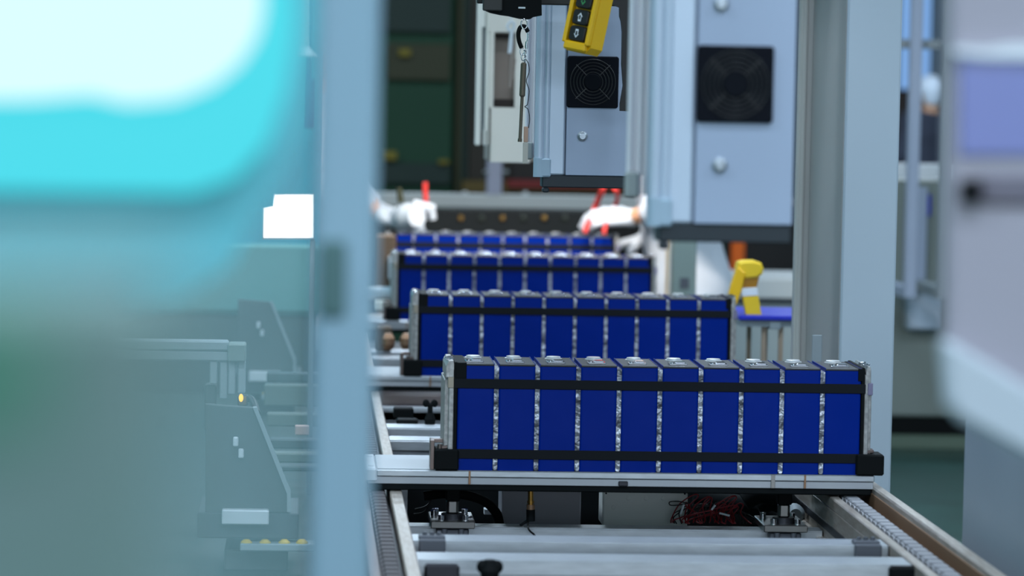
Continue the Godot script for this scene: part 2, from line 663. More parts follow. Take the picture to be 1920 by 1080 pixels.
func build_conveyor() -> void:
	var t := thing("chain_conveyor", "long chain conveyor with two metal rails and cross bars carrying the blue battery modules", "conveyor", Vector3(0.6, 0, -9))
	var rust := mat("rail_outer", Color(0.42, 0.36, 0.36), 0.4, 0.7)
	# left rail: outer plate, bed, inner rail
	var s := Sh.new()
	s.span(Vector3(0.112, 0.60, ZF), Vector3(0.131, 0.752, ZN), 0.002)
	part("outer_rail", s, rust, t, false, "brownish steel outer rail on the left")
	s = Sh.new()
	s.span(Vector3(0.131, 0.60, ZF), Vector3(0.19, 0.735, ZN), 0.001)
	part("chain_bed", s, M.dark_steel, t)
	s = Sh.new()
	s.span(Vector3(0.169, 0.735, ZF), Vector3(0.192, 0.759, ZN), 0.002)
	part("inner_rail", s, M.aluminium_along, t, false, "smooth aluminium inner rail on the left")
	# right rail
	s = Sh.new()
	s.span(Vector3(1.006, 0.735, ZF), Vector3(1.024, 0.757, ZN), 0.002)
	part("inner_rail", s, M.aluminium_along, t, false, "smooth aluminium inner rail on the right")
	s = Sh.new()
	s.span(Vector3(1.006, 0.67, ZF), Vector3(1.016, 0.735, ZN), 0.001)
	s.span(Vector3(0.992, 0.660, ZF), Vector3(1.016, 0.672, ZN), 0.001)
	part("side_plate", s, M.aluminium_along, t, false, "tall inner side plate under the right rail")
	s = Sh.new()
	s.span(Vector3(1.0035, 0.690, ZF), Vector3(1.0065, 0.704, -5.75))
	part("slot", s, M.dark_steel, t, false, "dark slot along the side plate")
	s = Sh.new()
	s.span(Vector3(1.016, 0.66, ZF), Vector3(1.098, 0.735, ZN), 0.001)
	part("chain_bed", s, rust, t)
	s = Sh.new()
	s.span(Vector3(1.086, 0.735, ZF), Vector3(1.107, 0.777, ZN), 0.003)
	part("outer_rail", s, M.aluminium_along, t, false, "raised aluminium outer rail on the right")
	s = Sh.new()
	s.span(Vector3(1.0835, 0.738, ZF), Vector3(1.0865, 0.765, ZN))
	part("wear_strip", s, mat("wear", Color(0.50, 0.38, 0.28), 0.5, 0.3), t, false, "brown wear strip inside the right rail")
	# chains of links
	var link := Sh.new()
	for x in [-0.0115, 0.0115]:
		link.prism(rounded(0.036, 0.012, 0.0058, 4), 0.003, Transform3D(Basis(Vector3.UP, PI / 2), Vector3(x - 0.0015, -0.002, 0)))
	link.box(Vector3(0, 0.002, 0), Vector3(0.025, 0.010, 0.029), 0.002)
	var lm := link.done()
	for side in 2:
		var bed := Sh.new()
		var cx: float = 0.1475 if side == 0 else 1.046
		bed.span(Vector3(cx - 0.015, 0.735, ZF), Vector3(cx + 0.015, 0.744, ZN))
		var ch := part("chain", bed, M.rubber, t, false, "roller chain on the left rail" if side == 0 else "roller chain on the right rail")
		var n := 169
		for i in n:
			var o := MeshInstance3D.new()
			o.mesh = lm
			o.set_surface_override_material(0, mat("chain_light", Color(0.58, 0.58, 0.60), 0.5, 0.4) if side == 1 else mat("chain_dark", Color(0.30, 0.28, 0.29), 0.55, 0.4))
			o.name = "link" if i == 0 else "link_%03d" % i
			ch.add_child(o, true)
			o.position = Vector3(cx, 0.7525, ZN - 0.024 - i * 0.048)
	# cross bars of the frame
	for b in [[5.6, 0.755, 0.025, 0.09], [5.83, 0.755, 0.024, 0.085], [6.575, 0.683, 0.022, 0.055], [7.5, 0.752, 0.024, 0.085], [7.77, 0.752, 0.024, 0.085], [8.62, 0.715, 0.022, 0.05], [8.50, 0.727, 0.012, 0.02], [9.7, 0.752, 0.024, 0.085], [9.95, 0.752, 0.024, 0.085], [11.4, 0.752, 0.024, 0.085]]:
		var d: float = b[0]
		var y: float = b[1]
		var h: float = b[2]
		var w: float = b[3]
		s = Sh.new()
		# grooved top: three ridges
		s.span(Vector3(0.192, y - h, -d - w), Vector3(1.004, y - 0.003, -d), 0.001)
		var k := w / 3.0
		for i in 3:
			s.span(Vector3(0.192, y - 0.004, -d - k * i - k + 0.003), Vector3(1.004, y, -d - k * i - 0.0005), 0.0008)
		s.span(Vector3(0.192, y - h - 0.02, -d - w + 0.008), Vector3(1.004, y - h, -d - 0.012), 0.001)
		part("cross_bar", s, M.aluminium, t)
	# end brackets of the nearest bars
	for b in [[5.83, 0.755]]:
		for x in [0.225, 0.968]:
			s = Sh.new()
			s.box(Vector3(x, b[1] - 0.010, -b[0] + 0.006), Vector3(0.045, 0.026, 0.016), 0.002)
			s.box(Vector3(x, b[1] + 0.003, -b[0] - 0.02), Vector3(0.045, 0.008, 0.03), 0.002)
			for q in [-0.012, 0.0, 0.012]:
				s.cyl(Vector3(x + q, b[1] + 0.006, -b[0] - 0.02), Vector3(x + q, b[1] + 0.012, -b[0] - 0.02), 0.004, 0.004, 10)
			part("corner_bracket", s, M.grey_plate, t)
	# legs
	for z in [-4.6, -7.3, -10.0, -12.2]:
		for x in [0.15, 1.06]:
			s = Sh.new()
			s.span(Vector3(x - 0.03, 0.02, z - 0.03), Vector3(x + 0.03, 0.66 if x > 0.5 else 0.60, z + 0.03), 0.004)
			s.cyl(Vector3(x, 0, z), Vector3(x, 0.02, z), 0.04, 0.025, 16)
			part("leg", s, M.grey_paint, t)


# ---------- pallets and modules ----------
func make_pallet(label: String) -> Node3D:
	# local: x from 0 (left end), y 0 = underside, z 0 = front edge
	var t := thing("transfer_pallet", label, "pallet", Vector3.ZERO, "pallets under the battery modules")
	var L := 0.965
	var s := Sh.new()
	s.span(Vector3(0.02, 0.026, -0.25), Vector3(L, 0.039, 0.0), 0.002)
	part("top_plate", s, M.aluminium, t, true)
	s = Sh.new()
	s.span(Vector3(0.004, 0.012, -0.25), Vector3(L - 0.002, 0.026, -0.003), 0.001)
	part("base_plate", s, mat("alu_dull", Color(0.68, 0.69, 0.71), 0.5, 0.5), t, true)
	s = Sh.new()
	s.span(Vector3(0.006, 0.0, -0.245), Vector3(L - 0.004, 0.0125, -0.006), 0.002)
	part("rubber_strip", s, M.rubber, t, true)
	s = Sh.new()
	s.span(Vector3(0.0, 0.016, -0.252), Vector3(0.0205, 0.041, 0.0), 0.003)
	s.cyl(Vector3(0.01, 0.041, -0.04), Vector3(0.01, 0.043, -0.04), 0.006, 0.005, 12)
	s.cyl(Vector3(0.01, 0.041, -0.2), Vector3(0.01, 0.043, -0.2), 0.006, 0.005, 12)
	part("end_pad", s, M.white, t, true, "white end pad")
	s = Sh.new()
	s.span(Vector3(0.0215, 0.0392, -0.245), Vector3(0.13, 0.0408, -0.008), 0.0006)
	part("cover_sheet", s, mat("sheet_white", Color(0.72, 0.74, 0.76), 0.5), t, true, "white cover sheet on the left end")
	for x in [0.195, 0.832]:
		s = Sh.new()
		s.span(Vector3(x - 0.002, 0.0128, -0.02), Vector3(x + 0.002, 0.0385, 0.0006), 0.0005)
		part("copper_clip", s, M.copper, t, true, "small copper clip")
	s = Sh.new()
	s.span(Vector3(0.477, 0.0128, -0.01), Vector3(0.495, 0.0225, 0.001), 0.0015)
	part("plug", s, M.dark_steel, t, true, "dark square plug")
	s = Sh.new()
	s.span(Vector3(0.767, 0.0125, -0.02), Vector3(0.775, 0.0385, 0.0004), 0.0005)
	part("joint_plate", s, M.steel, t, true)
	for side in 2:
		var bx0: float = 0.128 if side == 0 else 0.928
		var bx1: float = 0.174 if side == 0 else 0.982
		s = Sh.new()
		s.span(Vector3(bx0, 0.0392, -0.06), Vector3(bx1, 0.0392 + 0.040, 0.004), 0.003)
		var blk := part("locating_block", s, M.black, t, true)
		s = Sh.new()
		if side == 0:
			s.span(Vector3(bx0 - 0.008, 0.0392, -0.05), Vector3(bx0, 0.095, -0.005), 0.001)
			s.span(Vector3(bx0 - 0.008, 0.088, -0.05), Vector3(bx0 + 0.018, 0.095, -0.03), 0.001)
		for q in 3:
			s.cyl(Vector3(bx0 + 0.010 + q * 0.011, 0.0792, -0.012 - q * 0.009), Vector3(bx0 + 0.010 + q * 0.011, 0.0872 + 0.004 * (q % 2), -0.012 - q * 0.009), 0.0045, 0.0045, 10)
		s.box(Vector3(bx0 + 0.024, 0.082, -0.03), Vector3(0.026, 0.006, 0.03), 0.001, Basis(Vector3.BACK, 0.15))
		part("clamp_fitting", s, mat("fitting", Color(0.5, 0.44, 0.42), 0.35, 0.9), blk, true, "bolts and clip on the block")
	return t


func make_module(label: String) -> Node3D:
	# local: x 0 = left edge of the first cell, y 0 = base, z 0 = front face
	var t := thing("battery_module", label, "battery", Vector3.ZERO, "blue battery modules on the line")
	var P := 0.0774
	var H := 0.2005
	var D := 0.174
	var cellmesh := Sh.new()
	cellmesh.prism(rounded(0.0692, D, 0.004, 3), H - 0.003, Transform3D(Basis(Vector3.RIGHT, -PI / 2), Vector3(0, H - 0.003, -D * 0.5)))
	var cm := cellmesh.done()
	var cap := Sh.new()
	cap.box(Vector3(0, H - 0.001, -D * 0.5), Vector3(0.0688, 0.004, D - 0.001), 0.001)
	var capm := cap.done()
	var lip := Sh.new()
	for x in [-0.034, 0.034]:
		lip.box(Vector3(x, H + 0.0005, -D * 0.5), Vector3(0.0014, 0.0035, D), 0.0004)
	var lipm := lip.done()
	var term := Sh.new()
	term.box(Vector3(0, H + 0.0028, 0), Vector3(0.034, 0.004, 0.034), 0.001)
	term.box(Vector3(0.004, H + 0.0058, 0), Vector3(0.019, 0.004, 0.022), 0.0015)
	term.cyl(Vector3(-0.011, H + 0.0048, 0.004), Vector3(-0.011, H + 0.0062, 0.004), 0.004, 0.004, 12)
	var termm := term.done()
	var term2 := Sh.new()
	term2.lathe(Vector3(0, H + 0.001, 0), Vector3(0, 0.0055, 0), [Vector2(0.0165, 0), Vector2(0.0165, 0.35), Vector2(0.0135, 0.4), Vector2(0.0135, 0.9), Vector2(0.012, 1.0)], 24)
	var term2m := term2.done()
	var vent := Sh.new()
	vent.prism(rounded(0.022, 0.034, 0.009, 5), 0.0015, Transform3D(Basis(Vector3.RIGHT, -PI / 2), Vector3(0, H + 0.0022, -D * 0.5)))
	var ventm := vent.done()
	for i in 10:
		var c := part_mesh("cell", cm, M.cell_blue, t, true)
		c.position = Vector3(0.0352 + i * P, 0, 0)
		var k := part_mesh("top_cover", capm, M.cell_top, c, true, "dark grey cell top")
		part_mesh("edge_lip", lipm, M.cell_blue, c, true)
		var f := part_mesh("terminal", termm, M.chrome, c, true, "flat square aluminium terminal")
		f.position = Vector3(-0.002, 0, -0.042)
		var g := part_mesh("terminal", term2m, mat("terminal_white", Color(0.86, 0.86, 0.86), 0.3, 0.5), c, true, "round pale terminal")
		g.position = Vector3(0.0, 0, -0.135)
		part_mesh("vent", ventm, M.dark_steel, c, true)
	# crinkled strips between the cells, rounded at the foot
	var st := Sh.new()
	st.prism(strip_outline(), D * 0.96, Transform3D(Basis(), Vector3(0, 0, -0.0015)))
	var sm := st.done()
	for i in 9:
		var o := part_mesh("separator_strip", sm, M.crinkled_foil, t, true)
		o.position = Vector3(0.0739 + i * P, 0, 0)
	var W := 0.769
	# black insulation frames at both ends
	for side in 2:
		var x: float = -0.003 if side == 0 else W + 0.001
		var s := Sh.new()
		s.span(Vector3(x - 0.003, 0.002, -D), Vector3(x + 0.003, H + 0.004, 0.001), 0.001)
		if side == 0:
			s.span(Vector3(x, H - 0.028, -D), Vector3(x + 0.020, H + 0.003, 0.0015), 0.001)
		else:
			s.span(Vector3(x - 0.010, H - 0.022, -D), Vector3(x + 0.002, H + 0.002, 0.0015), 0.001)
		part("insulation_frame", s, M.black, t, true)
		# metal end plate
		s = Sh.new()
		var e0: float = -0.024 if side == 0 else W + 0.004
		var e1: float = -0.006 if side == 0 else W + 0.016
		s.span(Vector3(e0 + (0.008 if side == 0 else 0.0), 0.03, -D + 0.004), Vector3(e1 - (0.0 if side == 0 else 0.003), H - 0.01, -0.0005), 0.0015)
		s.span(Vector3(e0 if side == 0 else e1 - 0.006, 0.028, -D + 0.004), Vector3(e0 + 0.010 if side == 0 else e1 + 0.004, H - 0.03, -0.012), 0.0015)
		# stepped lug on top
		s.prism(PackedVector2Array([Vector2(e0 + 0.002, H - 0.026), Vector2(e0 + 0.002, H - 0.004), Vector2(e0 + 0.007, H + 0.006), Vector2(e1 - 0.002, H + 0.006), Vector2(e1, H), Vector2(e1, H - 0.026)]), D * 0.9, Transform3D(Basis(), Vector3(0, 0, -0.001)), 0.001)
		var ep := part("end_plate", s, M.end_plate_metal, t, true)
		s = Sh.new()
		for q in 4:
			s.box(Vector3((e0 + e1) * 0.5 + (q % 2 - 0.5) * 0.006, H + 0.007, -0.02 - q * 0.02), Vector3(0.008, 0.004, 0.012), 0.001, Basis(Vector3.UP, q * 0.9))
		part("lug_fitting", s, M.chrome, ep, true)
		s = Sh.new()
		for y in [0.088, 0.124]:
			s.cyl(Vector3(e1 - 0.004 if side == 0 else e0 + 0.004, y, -0.0045), Vector3(e1 - 0.004 if side == 0 else e0 + 0.004, y, -0.0012), 0.0014, 0.0014, 8)
		part("screw_hole", s, M.black, ep, true)
		# clip where the straps end
		s = Sh.new()
		if side == 0:
			s.span(Vector3(e0 + 0.006, 0.155, -0.03), Vector3(e1 - 0.0005, 0.176, 0.0014), 0.001)
		else:
			s.span(Vector3(e1 - 0.006, 0.152, -0.05), Vector3(e1 + 0.004, 0.175, 0.0005), 0.001)
		part("strap_clip", s, mat("clip_beige", Color(0.62, 0.58, 0.52), 0.4, 0.5) if side == 0 else mat("clip_lilac", Color(0.50, 0.48, 0.58), 0.4, 0.4), ep, true)
	# two straps right round
	for b in [[0.155, 0.173], [0.022, 0.040]]:
		var s := Sh.new()
		var xr := W + 0.006
		s.span(Vector3(-0.006, b[0], -0.0002), Vector3(xr, b[1], 0.0022), 0.0008)
		s.span(Vector3(-0.006, b[0], -D - 0.002), Vector3(xr, b[1], -D), 0.0008)
		part("strap", s, M.strap, t, true)
	return t


func strip_outline() -> PackedVector2Array:
	var p := PackedVector2Array()
	var w := 0.0042
	p.append(Vector2(w, 0.195))
	p.append(Vector2(-w, 0.195))
	for k in 9:
		var a := PI + PI * k / 8.0
		p.append(Vector2(cos(a) * w, w + 0.0005 + sin(a) * w))
	return p


func build_pallets_and_modules() -> void:
	var ds := [6.5, 8.578, 10.556, 11.98]
	var pl := ["nearest aluminium pallet with a white left end, under the sharp front module", "second aluminium pallet behind the front module, its left end beside the blurred post", "third aluminium pallet from the front, a light bar beside a white tube", "farthest aluminium pallet, under the brightly lit module by the gloved hands"]
	var ml := ["nearest blue battery module of ten cells, sharp in front on the first pallet", "second blue battery module, standing right behind the nearest one", "third blue battery module from the front, softly blurred", "farthest blue battery module, brightly lit under the gloved hands"]
	var p0: Node3D = make_pallet(pl[0])
	var m0: Node3D = make_module(ml[0])
	for i in 4:
		var p: Node3D = p0
		var m: Node3D = m0
		if i > 0:
			p = p0.duplicate()
			p.name = numbered("transfer_pallet")
			add_child(p, true)
			m = m0.duplicate()
			m.name = numbered("battery_module")
			add_child(m, true)
		p.set_meta("label", pl[i])
		m.set_meta("label", ml[i])
		p.position = Vector3(0.124, 0.7605, -ds[i] + 0.004)
		m.position = Vector3(0.293 + (0.012 if i == 3 else 0.0), 0.80, -ds[i])


# ---------- fittings under the first pallet ----------
func build_under_conveyor() -> void:
	var labs := ["steel lifting cylinder with a square rod under the left of the nearest pallet", "steel lifting cylinder with a square rod under the right of the nearest pallet"]
	for i in 2:
		var c := at(847.0 if i == 0 else 1466.0, 970, 6.6)
		var t := thing("lift_cylinder", labs[i], "cylinder", Vector3(c.x, 0.66, -6.6), "lifting cylinders under the nearest pallet")
		var y0 := 0.697
		var s := Sh.new()
		s.span(Vector3(c.x - 0.042, y0 - 0.0138, -6.69), Vector3(c.x + 0.042, y0, -6.54), 0.0015)
		part("mounting_plate", s, M.steel, t)
		s = Sh.new()
		s.span(Vector3(c.x - 0.031, y0 - 0.075, -6.571), Vector3(c.x + 0.031, y0 - 0.0145, -6.548), 0.003)
		for q in [-0.016, 0.016]:
			s.cyl(Vector3(c.x + q, y0 - 0.075, -6.548), Vector3(c.x + q, y0 - 0.015, -6.548), 0.006, 0.006, 12)
		part("cylinder_body", s, M.grey_plate, t)
		s = Sh.new()
		s.cyl(Vector3(c.x, y0, -6.58), Vector3(c.x, y0 + 0.011, -6.58), 0.022, 0.021, 24)
		part("collar", s, M.dark_steel, t)
		s = Sh.new()
		s.box(Vector3(c.x, y0 + 0.024, -6.58), Vector3(0.023, 0.030, 0.023), 0.005)
		part("rod", s, M.steel, t)
		s = Sh.new()
		s.span(Vector3(c.x - 0.013, y0 + 0.036, -6.595), Vector3(c.x + 0.014, 0.762, -6.565), 0.002)
		part("rod_head", s, M.black, t)
		for q in [[-0.029, -6.66], [0.027, -6.655], [-0.022, -6.555], [0.024, -6.556], [-0.033, -6.63]]:
			s = Sh.new()
			s.cyl(Vector3(c.x + q[0], y0, q[1]), Vector3(c.x + q[0], y0 + 0.010, q[1]), 0.0062, 0.0062, 12)
			s.cyl(Vector3(c.x + q[0], y0 + 0.010, q[1]), Vector3(c.x + q[0], y0 + 0.0104, q[1]), 0.003, 0.003, 6)
			part("bolt", s, M.chrome, t)
	# sensor with brass body
	var p := at(994, 950, 6.56)
	var t := thing("proximity_sensor", "brass proximity sensor with a black plug and cable, hanging under the nearest pallet", "sensor", p)
	var s := Sh.new()
	s.cyl(at(995, 912, 6.56), at(995, 946, 6.56), 0.0052, 0.0052, 16)
	s.cyl(at(995, 939, 6.56), at(995, 943, 6.56), 0.0075, 0.0075, 6)
	part("barrel", s, M.brass, t)
	s = Sh.new()
	s.cyl(at(995, 946, 6.56), at(995, 955, 6.56), 0.008, 0.008, 16)
	part("nut", s, M.copper, t)
	s = Sh.new()
	s.cyl(at(995, 955, 6.56), at(995, 977, 6.56), 0.0085, 0.0085, 16)
	s.box(at(983, 980, 6.56), Vector3(0.02, 0.005, 0.006), 0.001, Basis(Vector3.BACK, 0.6))
	part("plug", s, M.black, t)
	s = Sh.new()
	s.tube(ppath([[991, 976, 6.56], [990, 988, 6.55], [994, 996, 6.55], [1004, 1006, 6.56], [1012, 1030, 6.56]]), 0.0018, 8)
	part("cable", s, M.wire_black, t)
	# boxes behind the bar
	s = Sh.new()
	pbox(s, 940, 912, 1090, 990, 6.74, 0.12, 0.002)
	single("control_box", s, mat("box_grey", Color(0.55, 0.55, 0.58), 0.5), "plain dull grey metal box under the nearest pallet, behind the brass sensor", "box")
	p = at(1210, 985, 6.74)
	t = thing("junction_box", "white plastic junction box under the nearest pallet, beside the red wires", "box", p)
	s = Sh.new()
	var cc := at(1210, 955, 6.72)
	s.prism(rounded(0.166, 0.075, 0.006), 0.1, Transform3D(Basis(), cc), 0.002)
	part("case", s, mat("box_plastic", Color(0.86, 0.87, 0.85), 0.5), t)
	for q in [[1136.5, 925], [1284, 926]]:
		s = Sh.new()
		s.cyl(at(q[0], q[1], 6.722), at(q[0], q[1], 6.719), 0.0018, 0.0018, 10)
		part("screw_hole", s, M.black, t)
	for q in [[1150, 951], [1178, 934], [1211, 934], [1243, 934]]:
		s = Sh.new()
		s.lathe(at(q[0], q[1], 6.723), Vector3(0, 0, 0.004), [Vector2(0.0052, 0), Vector2(0.0052, 0.4), Vector2(0.0035, 1.0)], 14)
		part("knockout", s, M.box_plastic, t)
	# wire tangle
	t = thing("wire_bundle", "tangle of red and black wires beside the white junction box", "wires", at(1330, 978, 6.68))
	var r := RandomNumberGenerator.new()
	r.seed = 21
	var loops := [[1258, 970, 1300, 928], [1290, 968, 1325, 932], [1320, 972, 1328, 933], [1330, 975, 1352, 940], [1340, 960, 1372, 930], [1352, 968, 1374, 931], [1375, 972, 1385, 944], [1300, 962, 1286, 942], [1262, 975, 1330, 958], [1280, 972, 1372, 948], [1360, 974, 1380, 950], [1345, 972, 1355, 946]]
	for i in loops.size():
		var q: Array = loops[i]
		s = Sh.new()
		var a := 4.0 + r.randf() * 5.0
		s.tube(ppath([[q[0], 980, 6.68], [q[0] + 2, q[1], 6.67], [lerpf(q[0], q[2], 0.6) - a, lerpf(q[1], q[3], 0.6), 6.66], [q[2], q[3], 6.66], [q[2] + a, q[3] + 3, 6.665], [lerpf(q[0], q[2], 0.5) + a, lerpf(q[1], q[3], 0.5) + 4, 6.67], [q[0] + a * 3, q[1] + 4, 6.68], [q[0] + a * 4, 982, 6.68]]), 0.0013, 7)
		part("red_wire", s, M.wire_red, t)
	for i in 16:
		s = Sh.new()
		var x0 := r.randf_range(1252, 1390)
		var x1 := r.randf_range(1262, 1410)
		var yt := r.randf_range(938, 962)
		s.tube(ppath([[x0, 981, 6.69], [x0 + r.randf_range(-5, 8), r.randf_range(958, 972), 6.68], [(x0 + x1) * 0.5, yt, 6.675], [x1, r.randf_range(955, 972), 6.68], [x1 + 5, 982, 6.69]]), 0.0012, 6)
		part("black_wire", s, M.wire_black, t)
	s = Sh.new()
	s.tube(ppath([[1290, 944, 6.66], [1272, 940, 6.655], [1256, 941, 6.65], [1257, 947, 6.65], [1272, 947, 6.655], [1292, 943, 6.66]]), 0.0012, 6)
	part("black_wire", s, M.wire_black, t)
	for q in [[1276, 964, 1282, 946], [1349, 962, 1368, 967], [1334, 956, 1341, 947]]:
		s = Sh.new()
		s.cyl(at(q[0], q[1], 6.655), at(q[2], q[3], 6.655), 0.0022, 0.0022, 10)
		part("wire_sleeve", s, M.white, t, false, "white wire sleeve")
	# black hoses
	for q in [[[795, 930, 6.7], [850, 925, 6.7], [905, 938, 6.72], [932, 965, 6.74], [938, 1000, 6.74]], [[1395, 940, 6.85], [1425, 926, 6.85], [1470, 935, 6.85], [1500, 975, 6.85]], [[1300, 935, 6.95], [1380, 945, 6.95], [1430, 960, 6.95], [1480, 990, 6.95]], [[1420, 950, 6.9], [1450, 940, 6.9], [1490, 960, 6.9]]]:
		s = Sh.new()
		s.tube(ppath(q), 0.0095 if q[0][0] < 1000 else 0.02, 10)
		single("hose", s, M.rubber, "thick black hose curving under the nearest pallet beside the left lifting cylinder" if q[0][0] < 1000 else {1395: "thick black hose arching in the dark right of the red wires, nearest the lifting cylinder", 1300: "thick black hose sloping down behind the red wires", 1420: "short black hose behind the arching one right of the red wires"}[int(q[0][0])], "hose", "" if q[0][0] < 1000 else "black hoses right of the red wires")
	s = Sh.new()
	s.tube(ppath([[778, 955, 6.75], [800, 948, 6.75], [812, 930, 6.75], [816, 920, 6.75]]), 0.0016, 6)
	s.tube(ppath([[776, 964, 6.75], [795, 960, 6.75], [804, 945, 6.75], [806, 925, 6.75]]), 0.0016, 6)
	single("thin_cable", s, M.wire_black, "pair of thin black cables left of the left lifting cylinder", "cable")
	s = Sh.new()
	ppoly(s, [[908, 955], [922, 955], [927, 960], [922, 965], [908, 965]], 6.8, 0.03, 0.001)
	single("metal_fitting", s, M.white, "small pale pointed fitting in the dark left of the grey metal box", "fitting")
	s = Sh.new()
	s.lathe(at(1488, 962, 6.8), Vector3(0, 0, 0.03), [Vector2(0.02, 0), Vector2(0.02, 0.6), Vector2(0.012, 1.0)], 20)
	single("cable_gland", s, M.grey_paint, "round grey cap in the dark right of the right lifting cylinder", "cap")
	# dark tray below so the gap between the rails is not empty
	s = Sh.new()
	s.span(Vector3(0.2, 0.58, -12.3), Vector3(0.99, 0.60, -4.3), 0.002)
	single("drip_tray", s, mat("tray_dark", Color(0.10, 0.105, 0.12), 0.5, 0.3), "dark metal tray running under the conveyor cross bars", "tray")
	s = Sh.new()
	s.span(Vector3(0.22, 0.60, -7.05), Vector3(0.985, 0.745, -7.04), 0.001)
	single("cover_plate", s, M.rubber, "dark upright cover plate behind the boxes under the nearest pallet", "plate")
	# clamping knobs
	knob(918, 1052, 1090, 5.45, 1.15, "black two-winged clamping knob at the lower edge of the picture, on the nearest cross bar")
	knob(806, 750, 798, 7.85, 0.95, "black two-winged clamping knob between the first and second pallet")
	for q in [[738, 766, 776, 786, 8.0, "black valve block between the first two pallets, the upper of the pair"], [744, 787, 784, 799, 7.86, "black valve block between the first two pallets, the lower of the pair"], [830, 766, 846, 785, 8.0, "black valve block peeking out left of the nearest module"]]:
		s = Sh.new()
		pbox(s, q[0], q[1], q[2], q[3], q[4], 0.05, 0.003)
		single("valve_block", s, M.black, q[5], "valve")
	for q in [[1668, 1063, 1742, 1090, 5.585, "black valve block under the right end of the lowest cross bar"], [796, 1058, 862, 1090, 5.585, "dark clamp block under the left end of the lowest cross bar"]]:
		s = Sh.new()
		pbox(s, q[0], q[1], q[2], q[3], q[4], 0.05, 0.004)
		single("valve_block", s, M.black if q[0] > 1000 else M.dark_steel, q[5], "valve")
	# stop plate on the right rail
	s = Sh.new()
	pbox(s, 1521, 627, 1540, 806, 7.445, 0.004, 0.001)
	s.box(at(1531, 803, 7.445) + Vector3(0, 0, -0.012), Vector3(0.02, 0.004, 0.028), 0.001)
	single("stop_plate", s, M.grey_paint, "small upright grey stop plate behind the right end of the nearest module", "plate")


func knob(px: float, y0: float, y1: float, d: float, k: float, label: String) -> void:
	var p := at(px, y1, d)
	var top := at(px, y0, d)
	var t := thing("clamp_knob", label, "knob", p, "clamping knobs")
	var s := Sh.new()
	s.cyl(p, Vector3(p.x, top.y - 0.01 * k, p.z), 0.007 * k, 0.006 * k, 14)
	part("stem", s, M.black, t)
	s = Sh.new()
	for q in [-1, 1]:
		s.ball(Vector3(p.x + q * 0.010 * k, top.y - 0.008 * k, p.z), Vector3(0.0085, 0.0095, 0.006) * k, 14)
	s.box(Vector3(p.x, top.y - 0.012 * k, p.z), Vector3(0.016, 0.010, 0.010) * k, 0.003)
	part("wing_handle", s, M.black, t)
	s = Sh.new()
	s.lathe(p, Vector3(0, 0.030 * k, 0), [Vector2(0.012 * k, 0), Vector2(0.0135 * k, 0.5), Vector2(0.008 * k, 1.0)], 16)
	part("hub", s, M.black, t)


# ---------- hanging cabinets ----------
func q1(px: float, py: float, d := 4.725) -> Vector3:
	return at(px, py, d)


